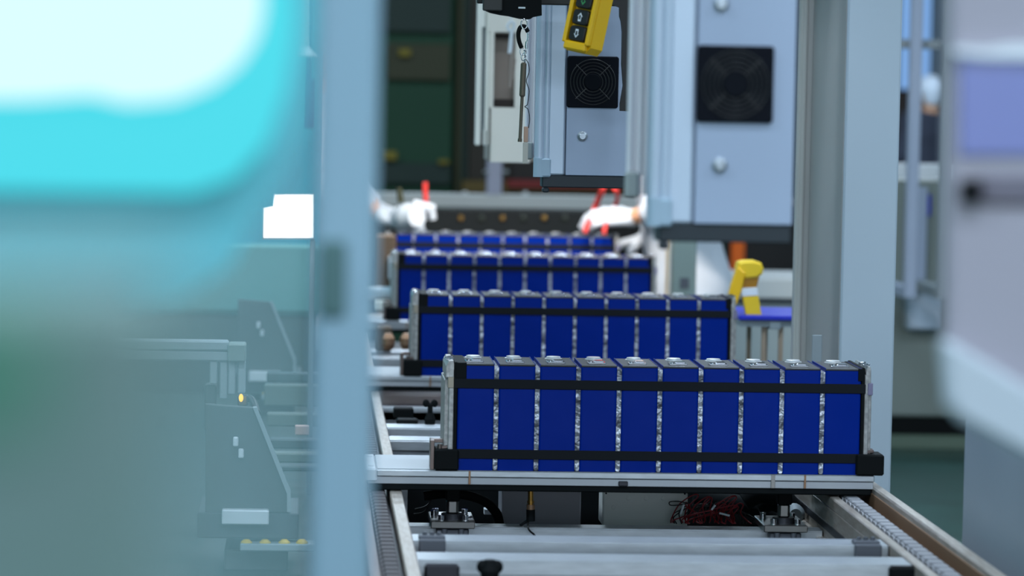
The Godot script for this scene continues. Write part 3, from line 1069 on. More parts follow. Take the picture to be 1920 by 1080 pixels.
func build_cabinets() -> void:
	var d := 4.725
	var top := 2.2
	var k := d / F
	var base := at(1350, 455, d)
	var t := thing("equipment_cabinet", "large blue-grey cabinet hanging nearest on the right, with a square black fan grille", "cabinet", Vector3(base.x, base.y, -d - 0.15), "hanging cabinets with fan grilles")
	var yb := at(1350, 420, d).y
	var xl := at(1303, 250, d).x
	var xr := at(1489, 250, d).x
	var s := Sh.new()
	s.span(Vector3(xl + 0.0015, yb, -d - 0.012), Vector3(xr, top, -d), 0.001)
	part("front_panel", s, M.cabinet_paint, t)
	s = Sh.new()
	s.span(Vector3(xl - 0.056, yb, -d - 0.07), Vector3(xr - 0.002, top, -d - 0.0125), 0.002)
	s.span(Vector3(at(1214, 250, d + 0.3).x, yb + 0.02, -d - 0.3), Vector3(xr - 0.004, top, -d - 0.07), 0.002)
	part("body", s, M.cabinet_paint, t)
	# corner profile with flutes
	var xp := at(1217, 250, d).x
	s = Sh.new()
	s.cyl(Vector3(xp + 0.010, yb, -d - 0.008), Vector3(xp + 0.010, top, -d - 0.008), 0.010, 0.010, 20)
	s.cyl(Vector3(xp + 0.024, yb, -d - 0.008), Vector3(xp + 0.024, top, -d - 0.008), 0.008, 0.008, 16)
	s.span(Vector3(xp + 0.028, yb, -d - 0.012), Vector3(xl - 0.0015, top, -d - 0.0005), 0.003)
	part("corner_profile", s, M.cabinet_profile, t)
	s = Sh.new()
	var cb := at(1215, 424, d)
	var ct := at(1215, 371, d)
	s.cyl(Vector3(xp + 0.011, cb.y, -d - 0.008), Vector3(xp + 0.011, ct.y, -d - 0.008), 0.0125, 0.0125, 20)
	s.span(Vector3(xp + 0.010, cb.y, -d - 0.02), Vector3(xp + 0.034, ct.y, -d + 0.004), 0.003)
	part("corner_cap", s, M.cabinet_cap, t)
	# dark base
	s = Sh.new()
	var bb := at(1350, 455, d).y
	s.span(Vector3(xp + 0.017, bb, -d - 0.07), Vector3(xr - 0.001, yb, -d - 0.003), 0.002)
	s.span(Vector3(xp + 0.018, bb - 0.011, -d - 0.03), Vector3(xp + 0.032, bb, -d - 0.003), 0.003)
	part("base", s, M.cabinet_base, t)
	# rear profile on the left side
	s = Sh.new()
	var xq := xp - 0.002
	var zr := -d - 0.30
	for e in [[1176.5, 1184], [1197, 1203], [1207, 1215]]:
		var a := at(e[0], 300, d + 0.30)
		var b := at(e[1], 300, d + 0.30)
		s.span(Vector3(a.x, at(1190, 366 if e[0] > 1190 else 330, d + 0.3).y, zr - 0.02), Vector3(b.x, top, zr), 0.002)
	s.span(Vector3(at(1178, 300, d + 0.3).x, at(1190, 330, d + 0.3).y, zr - 0.018), Vector3(at(1213, 300, d + 0.3).x, top, zr - 0.01), 0.0)
	part("rear_profile", s, mat("profile_white", Color(0.93, 0.92, 0.93), 0.4), t, false, "slotted rear profile")
	s = Sh.new()
	pbox(s, 1174, 322, 1198, 371, d + 0.292, 0.03, 0.003)
	part("rear_cap", s, mat("cap_grey", Color(0.66, 0.68, 0.67), 0.5), t)
	fan_grille(t, at(1378, 158, d), 0.1055)
	for q in [[1349, 310], [1352, 8]]:
		s = Sh.new()
		var c := at(q[0], q[1], d)
		s.lathe(c, Vector3(0, 0, 0.007), [Vector2(0.0105, 0), Vector2(0.0105, 0.35), Vector2(0.0075, 0.45), Vector2(0.0075, 0.9), Vector2(0.006, 1.0)], 24)
		s.box(c + Vector3(0, 0, 0.007), Vector3(0.010, 0.002, 0.002), 0.0)
		part("lock", s, mat("lock_metal", Color(0.6, 0.63, 0.66), 0.3, 0.85), t, false, "round metal lock")
	# the second one is the same
	var u: Node3D = t.duplicate()
	u.name = numbered("equipment_cabinet")
	add_child(u, true)
	u.position.z -= 7.09 - 4.725
	u.set_meta("label", "second blue-grey cabinet hanging behind the yellow pendant, its round fan rings sharp")
	# third: cream coloured with a window
	d = 9.6
	var c3 := thing("window_cabinet", "cream cabinet hanging farthest back, with a recessed window in its front", "cabinet", at(945, 300, d) + Vector3(0, 0, -0.15))
	s = Sh.new()
	var wl := [925.0, 60.0, 966.0, 202.0]
	# front in four strips round the window
	pbox(s, 920, -300, 992, 60, d, 0.02, 0.001)
	pbox(s, 920, 202, 994, 305, d, 0.02, 0.001)
	pbox(s, 918, 60, 926, 202, d, 0.02, 0.001)
	pbox(s, 966, 60, 1010, 202, d, 0.02, 0.001)
	part("front_panel", s, M.cream, c3)
	s = Sh.new()
	pbox(s, 921, -300, 1010, 302, d + 0.06, 0.24, 0.002)
	part("body", s, M.warm_grey, c3)
	s = Sh.new()
	pbox(s, 927, 64, 965, 72, d + 0.03, 0.02, 0.001)
	part("window_ledge", s, M.brown_dark, c3)
	s = Sh.new()
	pbox(s, 927, 186, 965, 200, d + 0.03, 0.02, 0.001)
	part("window_ledge", s, M.brown_dark, c3)
	s = Sh.new()
	pbox(s, 896, -300, 906, 272, d + 0.005, 0.03, 0.003)
	pbox(s, 913, -300, 921, 272, d + 0.005, 0.03, 0.003)
	pbox(s, 906, 244, 913, 272, d + 0.005, 0.03, 0.001)
	pbox(s, 906, -300, 913, 50, d + 0.005, 0.03, 0.001)
	part("side_profile", s, mat("cream_pale", Color(0.97, 0.96, 0.92), 0.45), c3)
	s = Sh.new()
	pbox(s, 905, 48, 914, 246, d + 0.025, 0.02, 0.0)
	part("profile_slot", s, M.grey_paint, c3, false, "dark slot in the side profile")


func fan_grille(t: Node3D, c: Vector3, w: float) -> void:
	var s := Sh.new()
	s.prism(rounded(w, w, 0.005), 0.006, Transform3D(Basis(), c + Vector3(0, 0, 0.006)), 0.002)
	var g := part("fan_grille", s, mat("grille_black", Color(0.055, 0.065, 0.095), 0.65), t, false, "square black fan grille")
	M.grille_black.metallic_specular = 0.2
	var rm := mat("ring_black", Color(0.03, 0.036, 0.048), 0.42)
	for i in 5:
		var r := w * (0.19 + 0.062 * i)
		var pts := []
		for k in 40:
			pts.append(c + Vector3(cos(TAU * k / 40.0) * r, sin(TAU * k / 40.0) * r, 0.0065))
		s = Sh.new()
		s.tube(pts, 0.0013, 6, true)
		part("ring", s, rm, g)
	s = Sh.new()
	s.lathe(c + Vector3(0, 0, 0.006), Vector3(0, 0, 0.003), [Vector2(w * 0.165, 0), Vector2(w * 0.16, 0.8), Vector2(w * 0.15, 1.0)], 28)
	part("hub", s, mat("hub_black", Color(0.065, 0.075, 0.10), 0.75), g)
	for i in 4:
		var a := PI / 4 + i * PI / 2
		s = Sh.new()
		s.box(c + Vector3(cos(a), sin(a), 0) * w * 0.32 + Vector3(0, 0, 0.0068), Vector3(w * 0.3, 0.002, 0.002), 0.0005, Basis(Vector3.BACK, a))
		part("spoke", s, rm, g)


# ---------- column and gantry ----------
func build_column_and_gantry() -> void:
	var d := 7.4
	var a := at(1582, 350, d)
	var b := at(1684, 350, d)
	var t := thing("steel_column", "tall pale blue-grey steel column behind the right end of the nearest module", "column", Vector3((a.x + b.x) * 0.5, 0, -d - 0.25))
	var s := Sh.new()
	s.span(Vector3(a.x, 0, -d - 0.5), Vector3(b.x, 2.6, -d), 0.004)
	part("shaft", s, M.column_paint, t)
	s = Sh.new()
	s.span(Vector3(a.x - 0.0015, 0.02, -d - 0.49), Vector3(a.x + 0.001, 2.6, -d - 0.012))
	part("side_cover", s, M.column_side, t, false, "warm grey side cover")
	s = Sh.new()
	var e := at(1492, 350, d + 0.52)
	var f := at(1514, 350, d + 0.52)
	s.span(Vector3(e.x, 0, -d - 0.54), Vector3(f.x + 0.03, 2.6, -d - 0.50), 0.004)
	s.cyl(Vector3(e.x + 0.012, 0, -d - 0.50), Vector3(e.x + 0.012, 2.6, -d - 0.50), 0.006, 0.006, 12)
	part("rear_flange", s, mat("flange_pale", Color(0.74, 0.73, 0.71), 0.4), t)
	s = Sh.new()
	s.span(Vector3(a.x - 0.05, 0, -d - 0.56), Vector3(b.x + 0.05, 0.015, -d + 0.05), 0.003)
	part("foot_plate", s, M.grey_paint, t)
	# overhead beam that carries the cabinets
	t = thing("overhead_beam", "grey overhead beam out of the frame that carries the hanging cabinets", "beam", Vector3(0.56, 2.2, -7.2))
	s = Sh.new()
	s.span(Vector3(0.48, 2.2, -10.2), Vector3(0.66, 2.34, -4.3), 0.005)
	s.span(Vector3(0.66, 2.22, -7.75), Vector3(1.13, 2.32, -7.5), 0.005)
	part("beam", s, M.grey_paint, t)


# ---------- hanging things ----------
func build_hanging_things() -> void:
	# black bracket bar across the top
	var t := thing("tool_rail", "black tool rail with a moulded clip at the top edge, over the hook", "rail", at(1010, 0, 6.8))
	var s := Sh.new()
	pbox(s, 895, -40, 1182, 9, 6.86, 0.03, 0.002)
	s.box(at(1040, -40, 6.86) + Vector3(0, 0.4, -0.03), Vector3(0.03, 0.8, 0.03), 0.002)
	part("rail", s, mat("rail_grey", Color(0.10, 0.105, 0.10), 0.5), t)
	s = Sh.new()
	ppoly(s, [[908, -20], [1015, -20], [1016, 29], [1000, 32], [994, 36], [976, 35], [955, 30], [940, 28], [921, 24], [912, 20]], 6.8, 0.04, 0.002)
	var c := part("clip", s, M.black, t)
	s = Sh.new()
	pbox(s, 906, -30, 942, 20, 6.79, 0.02, 0.002)
	part("clip_tab", s, mat("tab_grey", Color(0.17, 0.17, 0.165), 0.5), c)
	s = Sh.new()
	pbox(s, 972, 13, 985, 16, 6.799, 0.003, 0.0)
	part("clip_mark", s, M.white, c)
	s = Sh.new()
	ppoly(s, [[1136, -20], [1182, -20], [1182, 209], [1163, 208], [1163, 195], [1169, 160], [1166, 120], [1167, 60], [1165, 40], [1162, 30], [1162, 14], [1150, 9], [1137, 9]], 6.84, 0.02, 0.002)
	part("cable_guard", s, mat("guard_dark", Color(0.075, 0.06, 0.06), 0.5), t)
	# carabiner with key tool
	var d := 6.78
	t = thing("carabiner", "black and chrome carabiner hanging from the tool rail with a rod and a tag", "carabiner", at(982, 300, d))
	s = Sh.new()
	var ring := []
	for k in 20:
		var a := TAU * k / 20
		ring.append(at(983 + cos(a) * 6, 45 + sin(a) * 9, d - 0.01))
	s.tube(ring, 0.0014, 8, true)
	part("split_ring", s, M.chrome, t)
	s = Sh.new()
	s.tube(ppath([[990, 60, d], [984, 50, d], [976, 51, d], [972, 62, d], [973, 76, d], [978, 90, d]]), 0.0044, 10)
	part("hook", s, M.black, t)
	s = Sh.new()
	s.tube(ppath([[990, 60, d], [991, 70, d], [988, 82, d], [987, 92, d]]), 0.0022, 10)
	s.cyl(at(988, 78, d), at(987, 90, d), 0.003, 0.003, 10)
	part("gate", s, M.chrome, t)
	for q in [[979, 97, 0.0], [985, 100, 1.2], [981, 107, 0.4], [984, 112, 1.4]]:
		s = Sh.new()
		var lp := []
		for k in 14:
			var a := TAU * k / 14
			lp.append(at(q[0] + cos(a) * 4.0 * cos(q[2]), q[1] + sin(a) * 7, d + sin(q[2]) * cos(a) * 0.004))
		s.tube(lp, 0.0011, 6, true)
		part("chain_link", s, M.chrome, t)
	s = Sh.new()
	s.lathe(at(982, 117, d), at(979, 182, d) - at(982, 117, d), [Vector2(0.0035, 0), Vector2(0.0058, 0.04), Vector2(0.0058, 0.95), Vector2(0.0035, 1.0)], 16)
	s.cyl(at(979, 182, d), at(975, 262, d), 0.0032, 0.0032, 12)
	s.cyl(at(975, 260, d), at(974.5, 266, d), 0.0042, 0.0042, 12)
	part("rod", s, mat("rod_bronze", Color(0.42, 0.38, 0.33), 0.4, 0.7), t)
	s = Sh.new()
	s.tube(ppath([[986, 111, d], [991, 120, d], [992, 135, d], [987, 152, d], [992, 170, d], [989, 195, d], [984, 200, d], [990, 205, d], [993, 222, d], [991, 240, d]]), 0.0009, 6)
	part("cord", s, M.wire_black, t)
	s = Sh.new()
	s.box(at(986, 252, d), Vector3(0.0085, 0.031, 0.005), 0.001)
	part("tag_top", s, mat("tag_pink", Color(0.72, 0.58, 0.50), 0.6), t)
	s = Sh.new()
	s.box(at(985, 287, d), Vector3(0.0100, 0.041, 0.005), 0.001)
	part("tag", s, mat("tag_white", Color(0.72, 0.70, 0.66), 0.6), t)
	# a second set farther back, pale
	t = thing("key_set", "pale key set hanging blurred in front of the cream cabinet", "keys", at(962, 165, 9.4))
	s = Sh.new()
	s.tube(ppath([[958, 40, 9.4], [952, 48, 9.4], [955, 58, 9.4], [962, 56, 9.4], [964, 44, 9.4], [958, 40, 9.4]]), 0.004, 8)
	s.cyl(at(960, 55, 9.4), at(956, 100, 9.4), 0.005, 0.006, 10)
	s.cyl(at(958, 40, 9.4), Vector3(at(958, 40, 9.4).x, 2.2, -9.4), 0.0015, 0.0015, 6)
	part("ring", s, M.white, t)
	s = Sh.new()
	s.cyl(at(961, 95, 9.4), at(956, 163, 9.4), 0.005, 0.004, 10)
	s.cyl(at(966, 110, 9.4), at(962, 150, 9.4), 0.003, 0.003, 10)
	part("key", s, M.warm_grey, t)
	pendant()


func pendant() -> void:
	var d := 6.35
	var c := at(1105, 19, d)
	var t := thing("pendant_switch", "yellow crane pendant with black arrow buttons, hanging tilted at the top of the picture", "switch", c)
	t.basis = Basis(Vector3.BACK, deg_to_rad(-11.0)) * Basis(Vector3.UP, deg_to_rad(-38.0))
	var W := 0.058
	var D := 0.052
	var s := Sh.new()
	var hb := -0.080   # bottom
	var ht := 0.19
	var prof := PackedVector2Array([Vector2(-W / 2 + 0.008, hb), Vector2(W / 2 - 0.008, hb), Vector2(W / 2, hb + 0.012), Vector2(W / 2, ht), Vector2(-W / 2, ht), Vector2(-W / 2, hb + 0.012)])
	s.prism(prof, D - 0.012, Transform3D(Basis(), Vector3(0, 0, D / 2 - 0.012)), 0.0)
	# raised rim round the buttons
	for x in [-1, 1]:
		s.box(Vector3(x * (W / 2 - 0.004), (hb + ht) / 2 + 0.007, D / 2 - 0.006), Vector3(0.008, ht - hb - 0.014, 0.0125), 0.002)
	s.box(Vector3(0, hb + 0.010, D / 2 - 0.006), Vector3(W - 0.010, 0.016, 0.0125), 0.003)
	s.box(Vector3(0, ht - 0.006, D / 2 - 0.006), Vector3(W - 0.010, 0.012, 0.0125), 0.003)
	part("body", s, M.yellow, t, true)
	s = Sh.new()
	s.cyl(Vector3(0, ht, 0), Vector3(0, ht + 0.03, 0), 0.016, 0.01, 16)
	s.cyl(Vector3(0, ht + 0.03, 0), Vector3(0.05, 0.9, 0), 0.007, 0.007, 10)
	part("cable", s, M.rubber, t, true)
	var glyph := Sh.new()
	glyph.prism(arrow(0.011, 0.016), 0.0012, Transform3D())
	var gm := glyph.done()
	var inner := Sh.new()
	inner.prism(arrow(0.0055, 0.009), 0.0005, Transform3D(Basis(), Vector3(0, 0, 0.0004)))
	var im := inner.done()
	for i in 5:
		s = Sh.new()
		var y := hb + 0.033 + i * 0.0305
		s.prism(rounded(0.034, 0.028, 0.006), 0.014, Transform3D(Basis(), Vector3(0, y, D / 2 - 0.001)), 0.002)
		var bt := part("button", s, mat("button_black", Color(0.09, 0.08, 0.085), 0.4), t, true)
		var g := part_mesh("arrow", gm, M.white if i != 2 else mat("arrow_green", Color(0.25, 0.6, 0.35), 0.5), bt, true, "white arrow" if i != 2 else "green arrow")
		g.position = Vector3(0, y, D / 2 - 0.0002)
		if i % 2 == 0:
			g.rotation.z = PI
		var k := part_mesh("arrow_centre", im, M.button_black, bt, true)
		k.position = g.position
		k.rotation = g.rotation


func arrow(w: float, h: float) -> PackedVector2Array:
	return PackedVector2Array([Vector2(-w * 0.28, -h / 2), Vector2(w * 0.28, -h / 2), Vector2(w * 0.28, 0.05 * h), Vector2(w / 2, 0.05 * h), Vector2(0, h / 2), Vector2(-w / 2, 0.05 * h), Vector2(-w * 0.28, 0.05 * h)])


# ---------- right side behind the line ----------
func build_right_side() -> void:
	# grey-green post in front of the worker
	var d := 10.9
	var a := at(1261, 500, d)
	var b := at(1306, 500, d)
	var t := thing("guard_post", "grey-green square post in front of the white-coated worker", "post", Vector3((a.x + b.x) / 2, 0, -d - 0.04))
	var s := Sh.new()
	s.span(Vector3(a.x, 0, -d - 0.08), Vector3(b.x, 2.4, -d), 0.004)
	part("post", s, mat("post_green", Color(0.50, 0.56, 0.54), 0.5), t)
	s = Sh.new()
	pbox(s, 1256, -200, 1262, 560, d + 0.01, 0.03, 0.001)
	part("edge_strip", s, mat("strip_beige", Color(0.80, 0.72, 0.60), 0.5), t)
	s = Sh.new()
	pbox(s, 1275, 521, 1292, 541, d - 0.002, 0.004, 0.0)
	part("plate", s, M.grey_plate, t, false, "small dark plate")
	# blue tray table
	d = 9.0
	a = at(1386, 600, d)
	b = at(1487, 600, d)
	t = thing("tray_table", "small table with a blue top beside the column, under the yellow scanner", "table", Vector3((a.x + b.x) / 2, 0, -d - 0.18))
	s = Sh.new()
	s.span(Vector3(a.x, a.y, -d - 0.36), Vector3(b.x + 0.05, a.y + 0.012, -d), 0.002)
	part("top", s, M.blue_tray, t)
	s = Sh.new()
	s.span(Vector3(a.x + 0.005, a.y - 0.018, -d - 0.35), Vector3(b.x + 0.04, a.y, -d - 0.01), 0.001)
	part("apron", s, M.grey_paint, t)
	for q in [[1434, 1, -0.02], [1466, 1, -0.02], [1434, 1, -0.32], [1466, 1, -0.32]]:
		var x := at(q[0], 640, d).x
		s = Sh.new()
		s.span(Vector3(x - 0.006, 0, -d + q[2] - 0.012), Vector3(x + 0.006, a.y - 0.018, -d + q[2]), 0.001)
		part("leg", s, mat("leg_tan", Color(0.60, 0.53, 0.46), 0.6), t)
	s = Sh.new()
	pbox(s, 1443, 602, 1464, 618, d + 0.005, 0.05, 0.001)
	part("bracket", s, M.grey_paint, t)
	# yellow scanner with label
	d = 9.05
	t = thing("hand_scanner", "yellow hand scanner standing on the blue table top behind the second module", "scanner", at(1405, 596, d))
	s = Sh.new()
	ppoly(s, [[1385, 492], [1396, 489], [1416, 489], [1428, 493], [1432, 503], [1430, 514], [1420, 522], [1398, 524], [1386, 520], [1382, 505]], d, 0.06, 0.006)
	part("head", s, M.yellow_soft, t)
	s = Sh.new()
	ppoly(s, [[1384, 500], [1398, 512], [1391, 545], [1381, 572], [1364, 568], [1372, 535]], d - 0.01, 0.035, 0.003)
	part("grip", s, M.yellow, t)
	s = Sh.new()
	ppoly(s, [[1396, 516], [1426, 512], [1418, 543], [1388, 545]], d + 0.005, 0.04, 0.003)
	part("neck", s, mat("yellow_dark", Color(0.62, 0.42, 0.04), 0.5), t)
	s = Sh.new()
	ppoly(s, [[1392, 556], [1422, 554], [1429, 595], [1400, 597]], d - 0.002, 0.02, 0.002)
	part("stand", s, M.yellow_soft, t)
	s = Sh.new()
	ppoly(s, [[1388, 541], [1419, 539], [1422, 554], [1392, 556]], d - 0.003, 0.021, 0.001)
	part("label_band", s, M.white, t, false, "white band")
	# grey bench behind it
	d = 12.6
	a = at(1330, 560, d)
	b = at(1530, 560, d)
	t = thing("grey_bench", "light grey bench with a ribbed edge behind the blue table", "bench", Vector3((a.x + b.x) / 2, 0, -d - 0.3))
	s = Sh.new()
	pbox(s, 1330, 523, 1530, 560, d, 0.6, 0.004)
	part("top", s, M.light_grey, t)
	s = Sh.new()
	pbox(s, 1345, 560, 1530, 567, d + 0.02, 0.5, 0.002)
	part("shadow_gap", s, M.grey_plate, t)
	s = Sh.new()
	s.span(Vector3(a.x + 0.05, 0, -d - 0.55), Vector3(b.x, at(1400, 567, d).y, -d - 0.04), 0.004)
	part("cabinet", s, mat("bench_body", Color(0.60, 0.64, 0.64), 0.5), t)
	# orange posts and dark machine behind
	d = 17.0
	t = thing("dark_machine", "black machine front between two orange posts, behind the grey bench", "machine", at(1440, 700, d))
	s = Sh.new()
	pbox(s, 1300, 380, 1560, 760, d, 0.8, 0.01)
	part("front", s, mat("machine_black", Color(0.05, 0.045, 0.05), 0.5), t)
	for q in [[1332, 1346], [1370, 1394]]:
		s = Sh.new()
		pbox(s, q[0], 380, q[1], 760, d - 0.06, 0.06, 0.003)
		part("orange_post", s, M.orange, t, false, "orange post")
	s = Sh.new()
	pbox(s, 1349, 400, 1366, 540, d - 0.03, 0.03, 0.003)
	part("panel", s, M.deep_green, t)
	# far machine with black kick plate at the right
	d = 14.6
	t = thing("far_machine", "grey-green machine housing on a black plinth, right of the column", "machine", Vector3(at(1740, 700, d).x, 0, -d - 0.5))
	s = Sh.new()
	var yk := at(1740, 782, d).y
	s.span(Vector3(at(1560, 700, d).x, yk, -d - 1.0), Vector3(at(1990, 700, d).x, at(1740, 340, d).y, -d), 0.01)
	part("housing", s, mat("housing_green", Color(0.48, 0.52, 0.50), 0.5), t)
	s = Sh.new()
	s.span(Vector3(at(1560, 700, d).x, 0.06, -d - 0.95), Vector3(at(1990, 700, d).x, yk, -d - 0.02), 0.004)
	part("plinth", s, M.black, t)
	s = Sh.new()
	s.span(Vector3(at(1560, 700, d).x, 0, -d - 0.9), Vector3(at(1990, 700, d).x, 0.06, -d - 0.0), 0.004)
	part("floor_trim", s, mat("trim_olive", Color(0.35, 0.42, 0.36), 0.5), t)
	s = Sh.new()
	pbox(s, 1676, 308, 1800, 334, d - 0.02, 0.1, 0.004)
	part("top_rail", s, M.white, t)
	s = Sh.new()
	pbox(s, 1704, 350, 1738, 545, d - 0.06, 0.06, 0.004)
	part("upright", s, M.cabinet_paint, t)
	s = Sh.new()
	pbox(s, 1700, 530, 1770, 620, d - 0.08, 0.08, 0.01)
	part("control_box", s, M.cabinet_profile, t)
	s = Sh.new()
	pbox(s, 1738, 365, 1746, 405, d - 0.03, 0.03, 0.002)
	part("blue_mark", s, M.blue_tray, t)
	# frame posts at the right
	d = 13.9
	for q in [[1704, 1726, 0, "blue-grey upright post of the right guard frame, near the column"], [1768, 1792, 1, "grey upright post of the right guard frame, left of the near machine"]]:
		s = Sh.new()
		a = at(q[0], 250, d)
		b = at(q[1], 250, d)
		s.span(Vector3(a.x, at(1720, 560, d).y, -d - 0.05), Vector3(b.x, 2.8, -d), 0.004)
		s.span(Vector3(a.x, at(1720, 560, d).y, -14.6), Vector3(b.x, at(1720, 540, d).y, -d - 0.04), 0.002)
		single("frame_post", s, M.cabinet_paint if q[2] == 0 else M.grey_paint, q[3], "post", "guard frame posts on the right")
	s = Sh.new()
	pbox(s, 1660, 74, 1800, 92, d + 0.06, 0.04, 0.003)
	single("frame_rail", s, M.grey_paint, "horizontal grey rail across the window panes at the right", "rail")


# ---------- background ----------
func build_background() -> void:
	# aluminium frame across the line
	var d := 15.0
	var t := thing("frame_table", "aluminium frame with a long beam and an upright across the end of the line", "frame", Vector3(at(930, 380, d).x, 0, -d))
	var s := Sh.new()
	pbox(s, 640, 365, 1260, 391, d, 0.06, 0.004)
	part("beam", s, M.light_grey, t)
	s = Sh.new()
	pbox(s, 917, -80, 945, 366, d, 0.06, 0.004)
	part("upright", s, mat("upright_lilac", Color(0.60, 0.62, 0.70), 0.5), t)
	for x in [650, 1250]:
		s = Sh.new()
		var p := at(x, 391, d)
		s.span(Vector3(p.x - 0.03, 0, -d - 0.06), Vector3(p.x + 0.03, p.y, -d), 0.003)
		part("leg", s, M.light_grey, t)
	for x in [872, 985]:
		s = Sh.new()
		s.cyl(at(x, 366, d + 0.03), at(x, 359, d + 0.03), 0.012, 0.010, 12)
		part("bolt_head", s, M.light_grey, t)
	for q in [[912, 322], [948, 322]]:
		s = Sh.new()
		s.box(at(q[0], q[1], d), Vector3(0.025, 0.012, 0.03), 0.003)
		part("bracket", s, M.grey_paint, t)
	# black connector panel with amber dots
	d = 14.2
	t = thing("connector_panel", "black panel with a row of amber terminals behind the farthest module", "panel", at(900, 450, d))
	s = Sh.new()
	pbox(s, 700, 393, 1100, 480, d, 0.05, 0.003)
	part("board", s, mat("board_dark", Color(0.012, 0.05, 0.05), 0.6), t)
	for i in 6:
		s = Sh.new()
		s.lathe(at(864 + i * 39.0, 409, d), Vector3(0, 0, 0.02), [Vector2(0.012, 0), Vector2(0.012, 0.6), Vector2(0.006, 1.0)], 12)
		part("amber_terminal", s, M.brass if i % 2 == 0 else mat("dark_terminal", Color(0.25, 0.27, 0.22), 0.4), t)
	for q in [[690, 480], [1095, 480]]:
		s = Sh.new()
		var p := at(q[0] + 12, q[1], d)
		s.span(Vector3(p.x - 0.02, 0, -d - 0.05), Vector3(p.x + 0.02, p.y, -d - 0.01), 0.002)
		part("leg", s, M.black, t)
	# dark green machines at the back
	d = 19.0
	t = thing("green_machine", "tall dark green machine behind the frame, between the blurred post and the cream cabinet", "machine", Vector3(at(790, 400, d).x, 0, -d - 0.6))
	s = Sh.new()
	s.span(Vector3(at(560, 400, d).x, 0.0, -d - 1.2), Vector3(at(846, 400, d).x, 2.6, -d), 0.01)
	part("housing", s, M.dark_green, t)
	s = Sh.new()
	pbox(s, 725, 82, 845, 150, d - 0.03, 0.04, 0.004)
	part("door_panel", s, M.olive, t)
	s = Sh.new()
	pbox(s, 700, -80, 846, 60, d - 0.03, 0.04, 0.004)
	part("upper_panel", s, M.deep_green, t)
	s = Sh.new()
	pbox(s, 700, 305, 846, 345, d - 0.03, 0.04, 0.004)
	part("lower_panel", s, M.deep_green, t)
	for q in [[748, 92, 770, 106], [716, 284, 744, 300], [822, 300, 842, 308]]:
		s = Sh.new()
		pbox(s, q[0], q[1], q[2], q[3], d - 0.06, 0.04, 0.004)
		part("yellow_label", s, mat("label_olive", Color(0.45, 0.40, 0.05), 0.6), t)
	t = thing("rack_unit", "dark brown and olive rack unit behind the cream cabinet", "rack", Vector3(at(900, 400, d).x, 0, -d - 0.3))
	for q in [[856, 868, 0], [868, 880, 1], [880, 960, 2], [960, 1260, 3]]:
		s = Sh.new()
		pbox(s, q[0], -120, q[1], 400, d - 0.01 * q[2], 0.5, 0.006)
		part("column", s, [M.olive, M.deep_green, mat("olive_brown", Color(0.13, 0.10, 0.05), 0.6), mat("rack_dark", Color(0.09, 0.06, 0.045), 0.6)][q[2]], t)
	s = Sh.new()
	pbox(s, 866, 342, 1180, 364, d - 0.3, 0.1, 0.004)
	part("olive_shelf", s, mat("shelf_olive", Color(0.33, 0.26, 0.05), 0.6), t)
	s = Sh.new()
	pbox(s, 950, 340, 1180, 354, d - 0.34, 0.12, 0.004)
	part("red_shelf", s, mat("shelf_red", Color(0.45, 0.06, 0.05), 0.5), t)
	s = Sh.new()
	s.span(Vector3(at(850, 400, d).x, 0, -d - 0.5), Vector3(at(1260, 400, d).x, at(1000, 395, d).y, -d), 0.004)
	part("foot", s, mat("rack_dark", Color(0.09, 0.06, 0.045), 0.6), t)
	# bright window panes far right
	var wy0 := at(1700, 165, 29.0).y
	for i in 2:
		s = Sh.new()
		var x0: float = [1691, 1725][i]
		var x1: float = [1716, 1746][i]
		pbox(s, x0, -120, x1, 168, 29.0, 0.03, 0.0)
		var g := glow("pane_glow", Color(0.55, 0.75, 1.0), 0.75)
		var o := struct("window_%d" % (i + 1), s, g, "bright bluish window pane high on the far right", null)
	s = Sh.new()
	pbox(s, 1640, 168, 1830, 420, 28.5, 0.3, 0.01)
	single("brown_partition", s, mat("partition", Color(0.20, 0.145, 0.135), 0.6), "dark brown partition under the far window panes", "partition")
	s = Sh.new()
	pbox(s, 1640, -120, 1830, 168, 29.2, 0.1, 0.0)
	single("window_surround", s, M.grey_paint, "grey surround holding the far right window panes", "surround")


